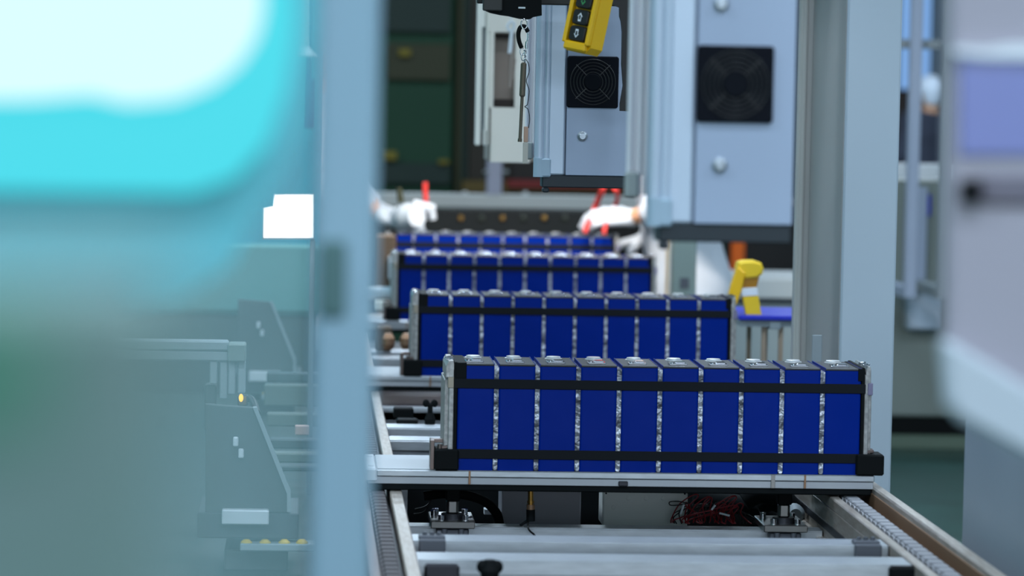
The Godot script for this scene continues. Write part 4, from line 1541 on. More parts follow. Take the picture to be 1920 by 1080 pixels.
# ---------- blobby bodies ----------
# bones: [a, b, ra, rb]; a smooth union meshed as surface nets
func blob(s: Sh, bones: Array, cell: float, k: float) -> void:
	var lo := Vector3.INF
	var hi := -Vector3.INF
	for b in bones:
		var r: float = maxf(b[2], b[3]) + k + cell * 2.0
		for p in [b[0], b[1]]:
			lo = lo.min(p - Vector3.ONE * r)
			hi = hi.max(p + Vector3.ONE * r)
	var n := Vector3i(((hi - lo) / cell).ceil()) + Vector3i.ONE
	var nx := n.x
	var nxy := n.x * n.y
	var f := PackedFloat32Array()
	f.resize(nxy * n.z)
	f.fill(1.0)
	for b in bones:
		var a: Vector3 = b[0]
		var e: Vector3 = b[1] - b[0]
		var l2 := maxf(e.length_squared(), 1e-9)
		var ra: float = b[2]
		var rb: float = b[3]
		var m := maxf(ra, rb) + k + cell
		var i0 := Vector3i(((a.min(b[1]) - Vector3.ONE * m - lo) / cell).floor()).clamp(Vector3i.ZERO, n - Vector3i.ONE)
		var i1 := Vector3i(((a.max(b[1]) + Vector3.ONE * m - lo) / cell).ceil()).clamp(Vector3i.ZERO, n - Vector3i.ONE)
		for z in range(i0.z, i1.z + 1):
			for y in range(i0.y, i1.y + 1):
				var row := z * nxy + y * nx
				for x in range(i0.x, i1.x + 1):
					var p := lo + Vector3(x, y, z) * cell - a
					var t := clampf(p.dot(e) / l2, 0.0, 1.0)
					var d := (p - e * t).length() - lerpf(ra, rb, t)
					var o := f[row + x]
					var h := maxf(k - absf(o - d), 0.0) / k
					f[row + x] = minf(o, d) - h * h * k * 0.25
	var ids := {}
	var pts := []
	var nrm := []
	for z in n.z - 1:
		for y in n.y - 1:
			for x in nx - 1:
				var i := z * nxy + y * nx + x
				var c := [f[i], f[i + 1], f[i + nx], f[i + nx + 1], f[i + nxy], f[i + nxy + 1], f[i + nxy + nx], f[i + nxy + nx + 1]]
				var neg := 0
				for v in c:
					if v < 0.0:
						neg += 1
				if neg == 0 or neg == 8:
					continue
				var sum := Vector3.ZERO
				var cnt := 0
				for e in [[0, 1], [2, 3], [4, 5], [6, 7], [0, 2], [1, 3], [4, 6], [5, 7], [0, 4], [1, 5], [2, 6], [3, 7]]:
					var v0: float = c[e[0]]
					var v1: float = c[e[1]]
					if (v0 < 0.0) == (v1 < 0.0):
						continue
					var t := v0 / (v0 - v1)
					var p0 := Vector3(e[0] & 1, (e[0] >> 1) & 1, e[0] >> 2)
					var p1 := Vector3(e[1] & 1, (e[1] >> 1) & 1, e[1] >> 2)
					sum += p0.lerp(p1, t)
					cnt += 1
				ids[i] = pts.size()
				pts.append(lo + (Vector3(x, y, z) + sum / cnt) * cell)
				nrm.append(Vector3(c[1] + c[3] + c[5] + c[7] - c[0] - c[2] - c[4] - c[6], c[2] + c[3] + c[6] + c[7] - c[0] - c[1] - c[4] - c[5], c[4] + c[5] + c[6] + c[7] - c[0] - c[1] - c[2] - c[3]).normalized())
	for i in ids:
		for ax in 3:
			var st: int = [1, nx, nxy][ax]
			var u: int = [nx, nxy, 1][ax]
			var w: int = [nxy, 1, nx][ax]
			if (f[i] < 0.0) == (f[i + st] < 0.0):
				continue
			if not (ids.has(i - u) and ids.has(i - w) and ids.has(i - u - w)):
				continue
			var q := [ids[i], ids[i - u], ids[i - u - w], ids[i - w]]
			s.tri(pts[q[0]], pts[q[1]], pts[q[2]], nrm[q[0]], nrm[q[1]], nrm[q[2]])
			s.tri(pts[q[0]], pts[q[2]], pts[q[3]], nrm[q[0]], nrm[q[2]], nrm[q[3]])


func hand_bones(wrist: Vector3, fwd: Vector3, side: Vector3, curl: float, grow := 0.0) -> Array:
	# side points from the little finger to the thumb
	var down := fwd.cross(side).normalized()
	if down.y > 0.0:
		down = -down
	var b := []
	for i in 4:
		var off := side * (0.030 - i * 0.020)
		b.append([wrist + fwd * 0.012 + off * 0.6, wrist + fwd * 0.085 + off, 0.014 + grow, 0.0115 + grow])
		var len_: float = [0.040, 0.046, 0.042, 0.033][i]
		var p := wrist + fwd * 0.090 + off
		var dir := (fwd + down * curl * 0.5).normalized()
		for j in 3:
			var q: Vector3 = p + dir * len_ * [1.0, 0.65, 0.5][j]
			b.append([p, q, 0.0095 + grow - 0.001 * j, 0.0088 + grow - 0.001 * j])
			p = q
			dir = (dir + down * curl * 0.7).normalized()
	var tp := wrist + fwd * 0.028 + side * 0.030
	var td := (fwd * 0.6 + side * 0.7 + down * 0.5).normalized()
	b.append([wrist + fwd * 0.015 + side * 0.015, tp, 0.016 + grow, 0.014 + grow])
	b.append([tp, tp + td * 0.042, 0.0125 + grow, 0.011 + grow])
	b.append([tp + td * 0.042, tp + td * 0.042 + (td + fwd * 0.6 + down * 0.3).normalized() * 0.032, 0.011 + grow, 0.0085 + grow])
	return b


# a standing worker facing +z in his own axes; hands given there too
func worker(label: String, at_: Vector3, turn: float, hands: Array, coat: Material, trousers: Material, gloved: bool, capped: bool, lean := 0.0, scale_ := 1.0) -> Node3D:
	var t := thing("person", label, "person", at_)
	t.rotation.y = turn
	var L := Vector3(0, 0, lean)
	var hip := Vector3(0, 0.93, 0)
	var chest := Vector3(0, 1.27, 0.02) + L * 0.7
	var neck := Vector3(0, 1.46, 0.01) + L
	var head := Vector3(0, 1.60, 0.035) + L * 1.15
	var bones := []
	var cb := []
	# trunk
	for q in [-1, 1]:
		bones.append([hip + Vector3(q * 0.07, 0, 0), chest + Vector3(q * 0.075, 0, 0), 0.105, 0.105])
		cb.append([hip + Vector3(q * 0.07, -0.12, 0), chest + Vector3(q * 0.075, 0, 0), 0.135, 0.125])
		cb.append([hip + Vector3(q * 0.07, -0.32, 0.0), hip + Vector3(q * 0.06, -0.1, 0.0), 0.125, 0.13])
		bones.append([chest + Vector3(q * 0.075, 0.02, 0), neck + Vector3(q * 0.03, 0.0, 0), 0.10, 0.055])
		cb.append([chest + Vector3(q * 0.08, 0.02, 0), neck + Vector3(q * 0.03, -0.02, 0), 0.12, 0.062])
	bones.append([neck, head, 0.055, 0.055])
	# head
	bones.append([head + Vector3(0, 0.045, -0.025), head + Vector3(0, 0.045, 0.015), 0.088, 0.084])
	bones.append([head + Vector3(0, -0.02, 0.02), head + Vector3(0, -0.07, 0.045), 0.066, 0.042])
	bones.append([head + Vector3(0, 0.015, 0.095), head + Vector3(0, -0.022, 0.113), 0.010, 0.015])
	for q in [-1, 1]:
		bones.append([head + Vector3(q * 0.086, 0.02, -0.01), head + Vector3(q * 0.084, -0.025, -0.005), 0.014, 0.010])
	# legs
	var tb := []
	var sb := []
	for q in [-1, 1]:
		var kn := Vector3(q * 0.10, 0.50, 0.02)
		var an := Vector3(q * 0.105, 0.09, -0.02)
		bones.append([hip + Vector3(q * 0.085, -0.03, 0), kn, 0.085, 0.055])
		bones.append([kn, an, 0.055, 0.038])
		bones.append([an + Vector3(0, -0.045, -0.01), an + Vector3(q * 0.015, -0.06, 0.15), 0.036, 0.028])
		tb.append([hip + Vector3(q * 0.085, -0.03, 0), kn, 0.105, 0.075])
		tb.append([kn, an, 0.075, 0.06])
		sb.append([an + Vector3(0, -0.04, -0.02), an + Vector3(q * 0.015, -0.048, 0.16), 0.046, 0.040])
	# arms
	var hb := []
	var gb := []
	var wb := []
	for i in 2:
		var q: float = -1.0 if i == 0 else 1.0
		var sh := chest + Vector3(q * 0.185, 0.12, 0)
		var wr: Vector3 = hands[i][0]
		var dist := minf(sh.distance_to(wr), 0.545)
		var mid := (sh + wr) * 0.5
		var bend := sqrt(maxf(0.28 * 0.28 - dist * dist * 0.25, 0.0))
		var ax := (wr - sh).normalized()
		var pole := Vector3(q * 0.5, -1, -0.3)
		pole = (pole - ax * pole.dot(ax)).normalized()
		var el := mid + pole * bend
		var fdir: Vector3 = hands[i][1]
		var sdir: Vector3 = hands[i][2]
		bones.append([sh, el, 0.052, 0.042])
		bones.append([el, wr, 0.042, 0.027])
		cb.append([chest + Vector3(q * 0.09, 0.10, 0), sh, 0.085, 0.078])
		cb.append([sh, el, 0.076, 0.066])
		cb.append([el, el.lerp(wr, 0.64), 0.066, 0.052])
		hb.append_array(hand_bones(wr, fdir, sdir, hands[i][3]))
		if gloved:
			gb.append(hand_bones(wr, fdir, sdir, hands[i][3], 0.0035))
			gb[-1].append([el.lerp(wr, 0.985), wr, 0.032, 0.031])
	var s := Sh.new()
	blob(s, bones, 0.013, 0.035)
	# bare hands belong to the body
	blob_hands(s, hb)
	var body := part("body", s, M.skin, t, true)
	s = Sh.new()
	blob(s, cb, 0.015, 0.05)
	part("coat", s, coat, t, true)
	s = Sh.new()
	blob(s, tb, 0.014, 0.03)
	part("trousers", s, trousers, t, true)
	s = Sh.new()
	blob(s, sb, 0.010, 0.02)
	part("shoes", s, M.black, t, true)
	for g in gb:
		s = Sh.new()
		blob(s, g, 0.0042, 0.008)
		part("glove", s, M.glove, t, true, "white glove")
	for q in [-1, 1]:
		s = Sh.new()
		s.ball(head + Vector3(q * 0.031, 0.022, 0.088), Vector3(0.012, 0.008, 0.008), 10)
		part("eye", s, mat("eye_dark", Color(0.06, 0.04, 0.03), 0.3), body, true)
	s = Sh.new()
	s.ball(head + Vector3(0, -0.055, 0.086), Vector3(0.022, 0.006, 0.008), 10)
	part("mouth", s, mat("lips", Color(0.60, 0.33, 0.30), 0.5), body, true)
	s = Sh.new()
	var hair := [[head + Vector3(0, 0.055, -0.035), head + Vector3(0, 0.062, 0.012), 0.094, 0.086], [head + Vector3(0, 0.02, -0.05), head + Vector3(0, -0.04, -0.055), 0.078, 0.055]]
	if capped:
		hair = [[head + Vector3(0, 0.060, -0.03), head + Vector3(0, 0.068, 0.012), 0.105, 0.100], [head + Vector3(0, 0.03, -0.04), head + Vector3(0, -0.01, -0.045), 0.095, 0.08]]
	blob(s, hair, 0.010, 0.02)
	part("cap" if capped else "hair", s, coat if capped else mat("hair_black", Color(0.03, 0.025, 0.02), 0.5), t, true)
	if capped:
		s = Sh.new()
		blob(s, [[head + Vector3(0, -0.03, 0.06), head + Vector3(0, -0.065, 0.062), 0.058, 0.046]], 0.008, 0.02)
		part("face_mask", s, M.white_cloth, t, true)
	t.scale = Vector3.ONE * scale_
	return t


func blob_hands(s: Sh, hb: Array) -> void:
	var half := hb.size() / 2
	blob(s, hb.slice(0, half), 0.0045, 0.006)
	blob(s, hb.slice(half), 0.0045, 0.006)


func build_workers() -> void:
	# right-hand worker faces the line (towards -x)
	var p := Vector3(1.36, 0, -12.12)
	var turn := -PI / 2
	# own axes: forward z is world -x, own x is world +z
	var inv := Basis(Vector3.UP, turn).inverse()
	var w0 := inv * (at(1182, 408, 12.0) - p)
	var w1 := inv * (at(1212, 446, 12.28) - p)
	worker("person in white coat and gloves right of the line, reaching to the farthest module", p, turn, [[w1, Vector3(-0.1, -0.25, 0.95).normalized(), Vector3(1, 0.1, 0).normalized(), 0.8], [w0, Vector3(-0.02, 0.02, 1.0).normalized(), Vector3(-0.75, 0.6, 0).normalized(), 0.75]], M.white_cloth, M.white_cloth, true, true, 0.10)
	# left-hand worker faces it from the other side
	p = Vector3(0.035, 0, -12.64)
	turn = PI / 2 - 0.1
	inv = Basis(Vector3.UP, turn).inverse()
	w0 = inv * (at(716, 405, 12.15) - p)
	w1 = inv * (at(712, 396, 12.5) - p)
	worker("person in white behind the blurred post, gloved hands at the farthest module", p, turn, [[w0, Vector3(0.05, -0.35, 0.93).normalized(), Vector3(0.9, 0.3, 0).normalized(), 0.9], [w1, Vector3(0, -0.1, 1.0).normalized(), Vector3(-1, 0.2, 0).normalized(), 0.8]], M.white_cloth, M.dark_cloth, true, true, 0.02)
	# far worker with a white cap
	p = Vector3(at(1740, 500, 26.0).x, 0, -26.0)
	worker("person with a white cap standing far off among the right-hand frames", p, PI * 1.08, [[Vector3(-0.16, 1.12, 0.28), Vector3(0.3, 0.3, 0.9).normalized(), Vector3(0.9, 0.1, -0.3).normalized(), 0.6], [Vector3(0.24, 0.82, 0.06), Vector3(0, -1, 0.1).normalized(), Vector3(-0.2, 0, 1).normalized(), 0.4]], M.dark_cloth, M.dark_cloth, false, true, 0.0, 0.93)
	for c in get_child(get_child_count() - 1).get_children():
		if c.name == "cap":
			(c as MeshInstance3D).set_surface_override_material(0, mat("cap_white", Color(0.9, 0.94, 1.0), 0.7))
	# red leads at the farthest module
	var s := Sh.new()
	s.tube(ppath([[1097, 437, 11.9], [1101, 422, 11.93], [1112, 398, 12.16], [1122, 374, 12.14], [1130, 355, 12.06], [1134, 330, 12.07], [1136, 260, 12.1], [1140, -60, 12.1]]), 0.010, 10)
	single("red_lead", s, M.red, "thick red cable over the right-hand person's glove, left one of the pair", "cable", "red cables")
	s = Sh.new()
	s.tube(ppath([[1133, 440, 11.9], [1135, 424, 11.93], [1148, 398, 12.16], [1158, 372, 12.14], [1156, 358, 12.06], [1151, 345, 12.07], [1149, 260, 12.1], [1149, -60, 12.1]]), 0.0075, 10)
	single("red_lead", s, M.red, "thinner red cable bending over the right-hand person's glove, right one of the pair", "cable", "red cables")
	s = Sh.new()
	s.tube(ppath([[808, 404, 12.1], [800, 388, 12.1], [798, 370, 12.1], [797, 342, 12.1]]), 0.0095, 10)
	single("red_probe", s, M.red, "red test probe held upright by the left-hand person", "probe")
	t_probe()


func t_probe() -> void:
	# white tester held over the left end of the farthest module
	var t := thing("white_tester", "white rounded tester beside the red probe, held over the left end of the farthest module", "tester", at(770, 440, 12.05))
	var s := Sh.new()
	s.lathe(at(748, 410, 12.08), at(782, 406, 11.98) - at(748, 410, 12.08), [Vector2(0.02, 0), Vector2(0.045, 0.12), Vector2(0.05, 0.6), Vector2(0.036, 1.0)], 20)
	part("body", s, M.glove, t)
	s = Sh.new()
	s.cyl(at(775, 385, 12.05), at(815, 392, 12.05), 0.022, 0.016, 14)
	s.cyl(at(808, 392, 12.05), at(812, 412, 12.05), 0.016, 0.012, 12)
	part("nozzle", s, M.glove, t)
	s = Sh.new()
	s.cyl(at(752, 380, 12.06), at(748, 352, 12.06), 0.012, 0.009, 12)
	part("stub", s, M.olive, t)
	# white pneumatic tube at the third module
	s = Sh.new()
	s.lathe(at(676, 547, 10.7), at(748, 549, 10.7) - at(676, 547, 10.7), [Vector2(0.010, 0), Vector2(0.017, 0.15), Vector2(0.018, 0.58), Vector2(0.016, 0.6), Vector2(0.018, 0.62), Vector2(0.018, 1.0)], 20)
	single("air_cylinder", s, M.glove, "white tube pointing at the left end of the third module", "tube")
	s = Sh.new()
	s.cyl(at(734, 480, 11.391), at(734, 522, 11.391), 0.011, 0.011, 14)
	single("white_pin", s, M.glove, "short white upright pin left of the third module", "pin")
	s = Sh.new()
	pbox(s, 700, 564, 730, 582, 10.62, 0.05, 0.004)
	pbox(s, 722, 568, 746, 600, 10.64, 0.05, 0.004)
	single("tube_bracket", s, M.cream, "cream bracket under the white tube at the third module", "bracket")
	s = Sh.new()
	pbox(s, 700, 440, 742, 560, 11.4, 0.05, 0.006)
	s.span(Vector3(at(700, 500, 11.4).x + 0.01, 0.762, -11.45), Vector3(at(742, 500, 11.4).x - 0.01, at(700, 559, 11.4).y, -11.42), 0.002)
	single("brown_fixture", s, mat("fixture_brown", Color(0.32, 0.26, 0.20), 0.5), "tall brown fixture in the gap left of the third module", "fixture")
	s = Sh.new()
	pbox(s, 702, 612, 735, 660, 9.9, 0.05, 0.006)
	single("brown_fixture", s, M.fixture_brown, "lower brown fixture in the gap left of the second module", "fixture")
	s = Sh.new()
	for x in [728, 762]:
		s = Sh.new()
		s.lathe(at(x, 655, 9.3), at(x, 625, 9.3) - at(x, 655, 9.3), [Vector2(0.012, 0), Vector2(0.018, 0.3), Vector2(0.018, 0.7), Vector2(0.010, 1.0)], 14)
		single("copper_cap", s, M.copper, "copper coloured cap left of the second module, %s of the two" % ("left" if x == 728 else "right"), "cap", "copper caps")


# ---------- station on the left, seen through the hazy pane ----------
func build_left_station() -> void:
	var body := mat("station_grey", Color(0.30, 0.32, 0.33), 0.55)
	var pale := mat("station_pale", Color(0.62, 0.66, 0.68), 0.5)
	for i in 2:
		var d: float = 6.5 if i == 0 else 9.56
		var k := 6.5 / d
		var f := func(x: float, y: float) -> Array: return [VPX + (x - VPX) * k, VPY + (y - VPY) * k]
		var t := thing("side_plate_unit", "slanted grey side plate with a white block, nearer of the two left of the line" if i == 0 else "slanted grey side plate with a white block, farther of the two left of the line", "plate", at(f.call(470, 1000)[0], f.call(470, 1000)[1], d), "slanted side plates left of the line")
		var s := Sh.new()
		var pts := []
		for q in [[385, 757], [474, 764], [539, 924], [540, 962], [385, 962]]:
			pts.append(f.call(q[0], q[1]))
		ppoly(s, pts, d, 0.012, 0.002)
		part("plate", s, body, t)
		s = Sh.new()
		pts = []
		for q in [[474, 764], [481, 764], [545, 922], [545, 960], [538, 960], [538, 926]]:
			pts.append(f.call(q[0], q[1]))
		ppoly(s, pts, d - 0.008, 0.02, 0.001)
		part("edge_strip", s, pale, t)
		s = Sh.new()
		var a: Array = f.call(416, 957)
		var b: Array = f.call(504, 984)
		pbox(s, a[0], a[1], b[0], b[1], d - 0.03, 0.06, 0.002)
		part("white_block", s, M.white, t)
		s = Sh.new()
		a = f.call(370, 962)
		b = f.call(560, 1010)
		pbox(s, a[0], a[1], b[0], b[1], d - 0.01, 0.25, 0.002)
		part("shelf", s, mat("shelf_grey", Color(0.28, 0.30, 0.33), 0.5), t)
		for x in [462, 497, 533, 566]:
			s = Sh.new()
			a = f.call(x, 1016)
			s.lathe(at(a[0], a[1] + 5, d - 0.02), Vector3(0, 0.010, 0), [Vector2(0.012, 0), Vector2(0.011, 0.5), Vector2(0.005, 1.0)], 14)
			part("yellow_cap", s, M.yellow_soft, t, false, "yellow cap")
		s = Sh.new()
		a = f.call(450, 1020)
		b = f.call(590, 1034)
		pbox(s, a[0], a[1], b[0], b[1], d - 0.035, 0.06, 0.002)
		part("cap_rail", s, pale, t)
		s = Sh.new()
		a = f.call(440, 1034)
		var p0 := at(a[0], a[1], d)
		s.span(Vector3(p0.x - 0.02, 0.60, -d - 0.2), Vector3(p0.x + 0.1, p0.y, -d - 0.03), 0.003)
		part("foot", s, body, t)
		for q in [[442, 828], [452, 850]]:
			s = Sh.new()
			a = f.call(q[0], q[1])
			s.box(at(a[0], a[1], d - 0.006), Vector3(0.010, 0.018, 0.012), 0.002)
			part("clip", s, M.white, t)
	# grey arm from the left with posts
	var d := 7.0
	var t := thing("loading_gantry", "pale grey horizontal arm with a square end block over the slanted side plate", "arm", at(430, 900, d))
	var s := Sh.new()
	pbox(s, 150, 638, 428, 656, d, 0.05, 0.003)
	pbox(s, 150, 657, 428, 676, d + 0.004, 0.05, 0.003)
	part("beam", s, pale, t)
	s = Sh.new()
	pbox(s, 427, 645, 461, 679, d - 0.01, 0.07, 0.003)
	part("end_block", s, mat("block_grey", Color(0.50, 0.55, 0.53), 0.5), t)
	for q in [[393, 407, 720], [412, 426, 748], [428, 441, 740], [446, 460, 738]]:
		s = Sh.new()
		pbox(s, q[0], 677, q[1], q[2], d + 0.01, 0.04, 0.002)
		part("post", s, pale, t)
	s = Sh.new()
	pbox(s, 383, 722, 405, 808, d + 0.03, 0.06, 0.003)
	pbox(s, 386, 808, 398, 1010, d + 0.03, 0.06, 0.003)
	part("upright", s, body, t)
	s = Sh.new()
	s.tube(ppath([[448, 745, 6.8], [470, 748, 6.8], [478, 760, 6.75], [482, 775, 6.7]]), 0.007, 10)
	single("sensor_cable", s, M.dark_steel, "dark cable bending from the small lit sensor down the slanted side plate", "cable")
	t = thing("sensor_lamp", "tiny yellow-green signal lamp at the top of the slanted side plate", "lamp", at(452, 750, 6.72))
	s = Sh.new()
	s.ball(at(452, 746, 6.7), Vector3(0.0045, 0.008, 0.0045), 12)
	part("lens", s, glow("led", Color(1.0, 0.75, 0.15), 2.5), t)
	s = Sh.new()
	s.box(at(455, 750, 6.73), Vector3(0.02, 0.022, 0.03), 0.003)
	part("case", s, M.dark_steel, t)
	var l := OmniLight3D.new()
	l.name = "sensor_lamp_light"
	l.light_color = Color(1.0, 0.75, 0.2)
	l.light_energy = 0.002
	l.light_size = 0.006
	l.omni_range = 30.0
	l.omni_attenuation = 2.0
	l.shadow_enabled = true
	add_child(l, true)
	l.position = at(452, 746, 6.68)
	# a base behind with horizontal profiles
	t = thing("station_base", "low grey machine base with horizontal profiles left of the left rail", "base", Vector3(-0.05, 0, -7.6))
	s = Sh.new()
	s.span(Vector3(-0.55, 0, -10.2), Vector3(0.085, 0.60, -6.3), 0.005)
	part("base", s, mat("base_green", Color(0.20, 0.24, 0.24), 0.55), t)
	for q in [[500, 700, 600, 716, 8.3, 0], [495, 722, 600, 762, 8.1, 1], [500, 776, 600, 800, 7.8, 1], [505, 824, 600, 842, 7.3, 0], [510, 850, 600, 868, 7.1, 1], [515, 874, 600, 884, 7.0, 0]]:
		s = Sh.new()
		pbox(s, q[0], q[1], q[2], q[3], q[4], 0.05, 0.003)
		part("profile", s, mat("profile_dim", Color(0.26, 0.29, 0.31), 0.5) if q[5] == 0 else mat("profile_olive", Color(0.38, 0.41, 0.38), 0.5), t)
	s = Sh.new()
	pbox(s, 553, 798, 580, 816, 7.4, 0.02, 0.002)
	single("pink_connector", s, mat("pinkish", Color(0.85, 0.70, 0.66), 0.5), "small pale pink connector beside the blurred post", "connector")
	# bright white lamp box with a notch
	d = 7.6
	t = thing("light_box", "bright white light box with a notched corner, left of the blurred post", "lamp", at(541, 445, d))
	s = Sh.new()
	ppoly(s, [[515, 366], [588, 366], [588, 446], [494, 446], [494, 391], [512, 388]], d, 0.04, 0.002)
	part("screen", s, glow("box_glow", Color(0.92, 0.97, 1.0), 2.6), t)
	s = Sh.new()
	ppoly(s, [[513, 364], [590, 364], [590, 449], [492, 449], [492, 390], [511, 386]], d + 0.041, 0.03, 0.002)
	pbox(s, 578, 449, 588, 930, d + 0.05, 0.02, 0.002)
	part("back", s, M.grey_paint, t)
	var al := AreaLight3D.new()
	al.name = "light_box_light"
	al.area_size = Vector2(0.1, 0.09)
	al.light_color = Color(0.92, 0.97, 1.0)
	al.light_energy = 0.12
	al.area_range = 40.0
	al.area_attenuation = 2.0
	al.shadow_enabled = true
	add_child(al, true)
	al.position = at(541, 406, d - 0.01)
	# teal machine cabinet behind the haze
	d = 10.4
	t = thing("teal_cabinet", "teal machine cabinet far behind the hazy pane, left of the blurred post", "cabinet", Vector3(at(470, 500, d).x, 0, -d - 0.2))
	s = Sh.new()
	s.span(Vector3(at(60, 600, d).x, at(450, 590, d).y, -d - 0.4), Vector3(at(606, 300, d).x, 2.1, -d), 0.006)
	part("body", s, mat("teal_paint", Color(0.02, 0.70, 0.80), 0.5), t)
	s = Sh.new()
	s.span(Vector3(at(70, 600, d).x, 0, -d - 0.38), Vector3(at(600, 300, d).x, at(450, 590, d).y, -d - 0.02), 0.004)
	part("pedestal", s, M.station_grey, t)
	s = Sh.new()
	pbox(s, 66, 452, 604, 588, d - 0.01, 0.03, 0.02)
	part("lower_door", s, mat("teal_pale", Color(0.40, 0.66, 0.64), 0.5), t, false, "paler lower door")
	# white pipe with a cone foot
	d = 9.0
	s = Sh.new()
	s.cyl(at(566, -200, d), at(566, 86, d), 0.017, 0.017, 16)
	s.lathe(at(566, 84, d), at(566, 106, d) - at(566, 84, d), [Vector2(0.014, 0), Vector2(0.022, 0.3), Vector2(0.042, 0.9), Vector2(0.042, 1.0)], 24)
	single("suction_pipe", s, M.white, "white vertical pipe with a cone mouth at the top, left of the blurred post", "pipe")
	s = Sh.new()
	pbox(s, 570, 148, 590, 240, 9.5, 0.05, 0.003)
	pbox(s, 574, -200, 586, 148, 9.52, 0.03, 0.003)
	single("blue_holder", s, mat("holder_blue", Color(0.05, 0.20, 0.55), 0.4), "blue upright holder under the white cone-mouthed pipe", "holder")


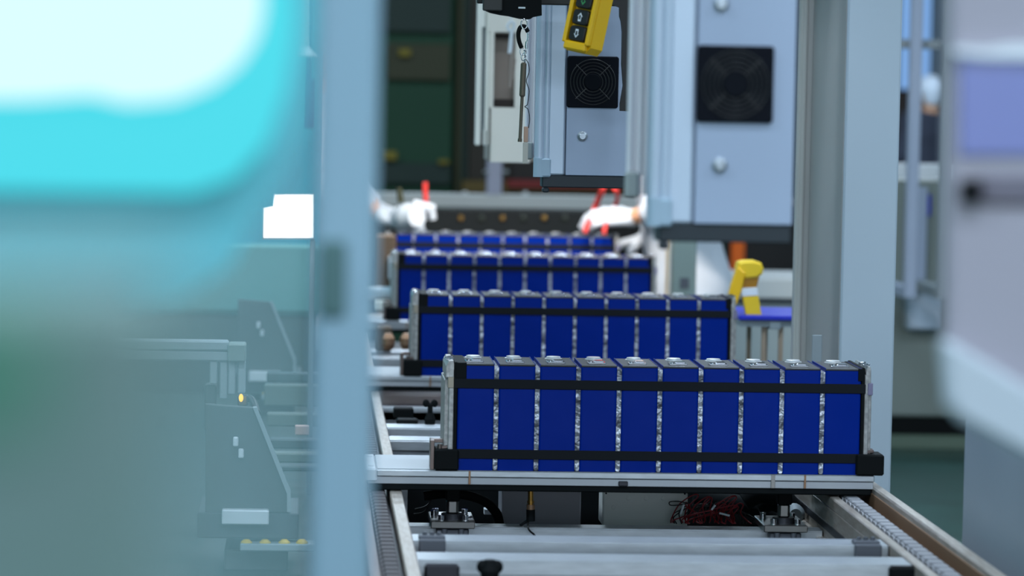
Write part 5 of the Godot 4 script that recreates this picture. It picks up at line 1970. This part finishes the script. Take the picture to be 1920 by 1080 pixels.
# ---------- close to the camera ----------
func build_foreground() -> void:
	# guard door post
	var d := 2.75
	var a := at(588, 540, d)
	var b := at(705, 540, d)
	var t := thing("guard_door", "guard door of a tall pale post and a hazy teal pane, out of focus at the left", "door", Vector3((a.x + b.x) / 2, 0, -d - 0.03))
	var s := Sh.new()
	s.span(Vector3(a.x, 0, -d - 0.05), Vector3(b.x, 2.2, -d), 0.006)
	part("post", s, mat("door_post", Color(0.54, 0.65, 0.71), 0.5), t)
	s = Sh.new()
	pbox(s, 598, 450, 650, 600, d - 0.004, 0.02, 0.004)
	part("latch_plate", s, mat("latch_dark", Color(0.30, 0.42, 0.42), 0.6), t, false, "dark latch plate")
	# hazy pane
	s = Sh.new()
	var l0 := at(-900, 540, d)
	s.span(Vector3(l0.x, 0.5, -d - 0.030), Vector3(a.x - 0.0005, 2.15, -d - 0.024))
	var pane := mat("hazy_acrylic", Color(0.58, 0.72, 0.73, 0.30), 0.6)
	pane.transparency = BaseMaterial3D.TRANSPARENCY_ALPHA
	part("pane", s, pane, t, false, "hazy teal-tinted acrylic pane")
	# near grey-green housing at the left edge
	d = 0.62
	t = thing("near_housing", "grey-green housing edge close to the camera, far out of focus at the lower left", "housing", at(-100, 1500, d))
	s = Sh.new()
	pbox(s, -900, 500, 310, 1500, d + 0.002, 0.05, 0.004)
	part("panel", s, mat("near_housing_green", Color(0.42, 0.52, 0.50), 0.6), t)
	s = Sh.new()
	pbox(s, -900, 600, 60, 800, d - 0.001, 0.004, 0.001)
	part("green_cover", s, mat("near_green", Color(0.20, 0.50, 0.38), 0.6), t)
	# glaring screen in front of the door
	d = 2.1
	t = thing("glaring_screen", "glaring white screen with a glowing cyan rim at the top left, far out of focus", "screen", at(150, 600, d))
	s = Sh.new()
	ppoly(s, [[-700, -600], [602, -600], [590, 60], [570, 230], [525, 330], [470, 420], [430, 500], [340, 560], [200, 580], [-700, 580]], d + 0.012, 0.03, 0.003)
	pbox(s, 60, 490, 100, 2500, d + 0.02, 0.02, 0.002)
	part("housing", s, mat("screen_housing", Color(0.37, 0.70, 0.74), 0.5), t)
	s = Sh.new()
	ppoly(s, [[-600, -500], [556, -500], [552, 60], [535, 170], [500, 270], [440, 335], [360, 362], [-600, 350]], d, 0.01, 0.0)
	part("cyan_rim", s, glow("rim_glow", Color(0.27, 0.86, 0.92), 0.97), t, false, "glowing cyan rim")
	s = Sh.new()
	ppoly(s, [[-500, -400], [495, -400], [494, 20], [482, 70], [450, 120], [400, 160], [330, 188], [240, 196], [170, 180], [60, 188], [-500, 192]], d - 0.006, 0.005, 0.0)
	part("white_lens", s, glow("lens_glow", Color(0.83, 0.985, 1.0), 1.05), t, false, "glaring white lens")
	var al := AreaLight3D.new()
	al.name = "glaring_screen_light"
	al.area_size = Vector2(0.30, 0.17)
	al.light_color = Color(0.6, 0.95, 1.0)
	al.light_energy = 0.15
	al.area_range = 40.0
	al.area_attenuation = 2.0
	al.shadow_enabled = true
	add_child(al, true)
	al.position = at(0, -100, d - 0.01)
	al.rotation_degrees = Vector3(0, 180, 0)
	# near machine on the right
	d = 2.7
	t = thing("near_machine", "blurred lilac-grey machine hood with a blue window at the right edge", "machine", at(1900, 760, d))
	s = Sh.new()
	ppoly(s, [[1785, -200], [2300, -200], [2300, 950], [1920, 740], [1775, 655], [1778, 400]], d, 0.02, 0.004)
	part("hood", s, mat("hood_lilac", Color(0.62, 0.60, 0.64), 0.5), t)
	s = Sh.new()
	s.span(Vector3(at(1800, 300, d + 0.4).x, at(1800, 600, d).y, -d - 0.4), Vector3(at(2300, 300, d).x, at(1800, -200, d).y, -d - 0.021), 0.004)
	part("body", s, M.near_grey, t)
	s = Sh.new()
	s.span(Vector3(at(2120, 300, d + 0.3).x, 0, -d - 0.34), Vector3(at(2260, 300, d + 0.3).x, at(1800, 590, d).y, -d - 0.24), 0.004)
	part("stand", s, M.near_grey, t)
	s = Sh.new()
	ppoly(s, [[1800, 104], [2280, 104], [2280, 292], [1800, 292]], d - 0.004, 0.006, 0.001)
	part("window", s, mat("window_lilac", Color(0.38, 0.42, 0.66), 0.25), t, false, "blue window")
	s = Sh.new()
	ppoly(s, [[1790, 90], [1850, 92], [1905, 84], [2280, 86], [2280, 112], [1850, 108], [1790, 102]], d - 0.010, 0.010, 0.001)
	part("trim_strip", s, M.white, t, false, "white trim strip")
	s = Sh.new()
	ppoly(s, [[1806, 338], [1840, 334], [1842, 384], [1806, 382]], d - 0.014, 0.016, 0.002)
	part("latch", s, M.black, t)
	s = Sh.new()
	ppoly(s, [[1842, 380], [2280, 388], [2280, 394], [1842, 386]], d - 0.002, 0.004, 0.0)
	part("seam", s, M.brown_dark, t)
	s = Sh.new()
	ppoly(s, [[1842, 330], [2280, 330], [2280, 384], [1842, 379]], d - 0.003, 0.005, 0.001)
	part("recess", s, mat("recess_dark", Color(0.42, 0.40, 0.45), 0.5), t)
	s = Sh.new()
	ppoly(s, [[1766, 640], [1790, 642], [1930, 725], [2300, 930], [2300, 1070], [1930, 860], [1800, 790], [1776, 760]], d - 0.02, 0.02, 0.006)
	part("lower_lip", s, mat("lip_pale", Color(0.72, 0.75, 0.78), 0.5), t, false, "pale lower lip")
	# grey base cabinet beside the right rail
	d = 6.0
	var e := at(1806, 900, d)
	t = thing("base_cabinet", "plain grey base cabinet beside the right rail, under the blurred hood", "cabinet", Vector3(e.x + 0.3, 0, -d + 0.4))
	s = Sh.new()
	s.span(Vector3(e.x, 0.05, -d), Vector3(e.x + 0.6, 1.04, -d + 0.8), 0.006)
	part("body", s, mat("base_grey", Color(0.56, 0.60, 0.64), 0.5), t)
	s = Sh.new()
	s.span(Vector3(e.x + 0.03, 0, -d + 0.03), Vector3(e.x + 0.57, 0.05, -d + 0.77), 0.002)
	part("plinth", s, M.black, t)
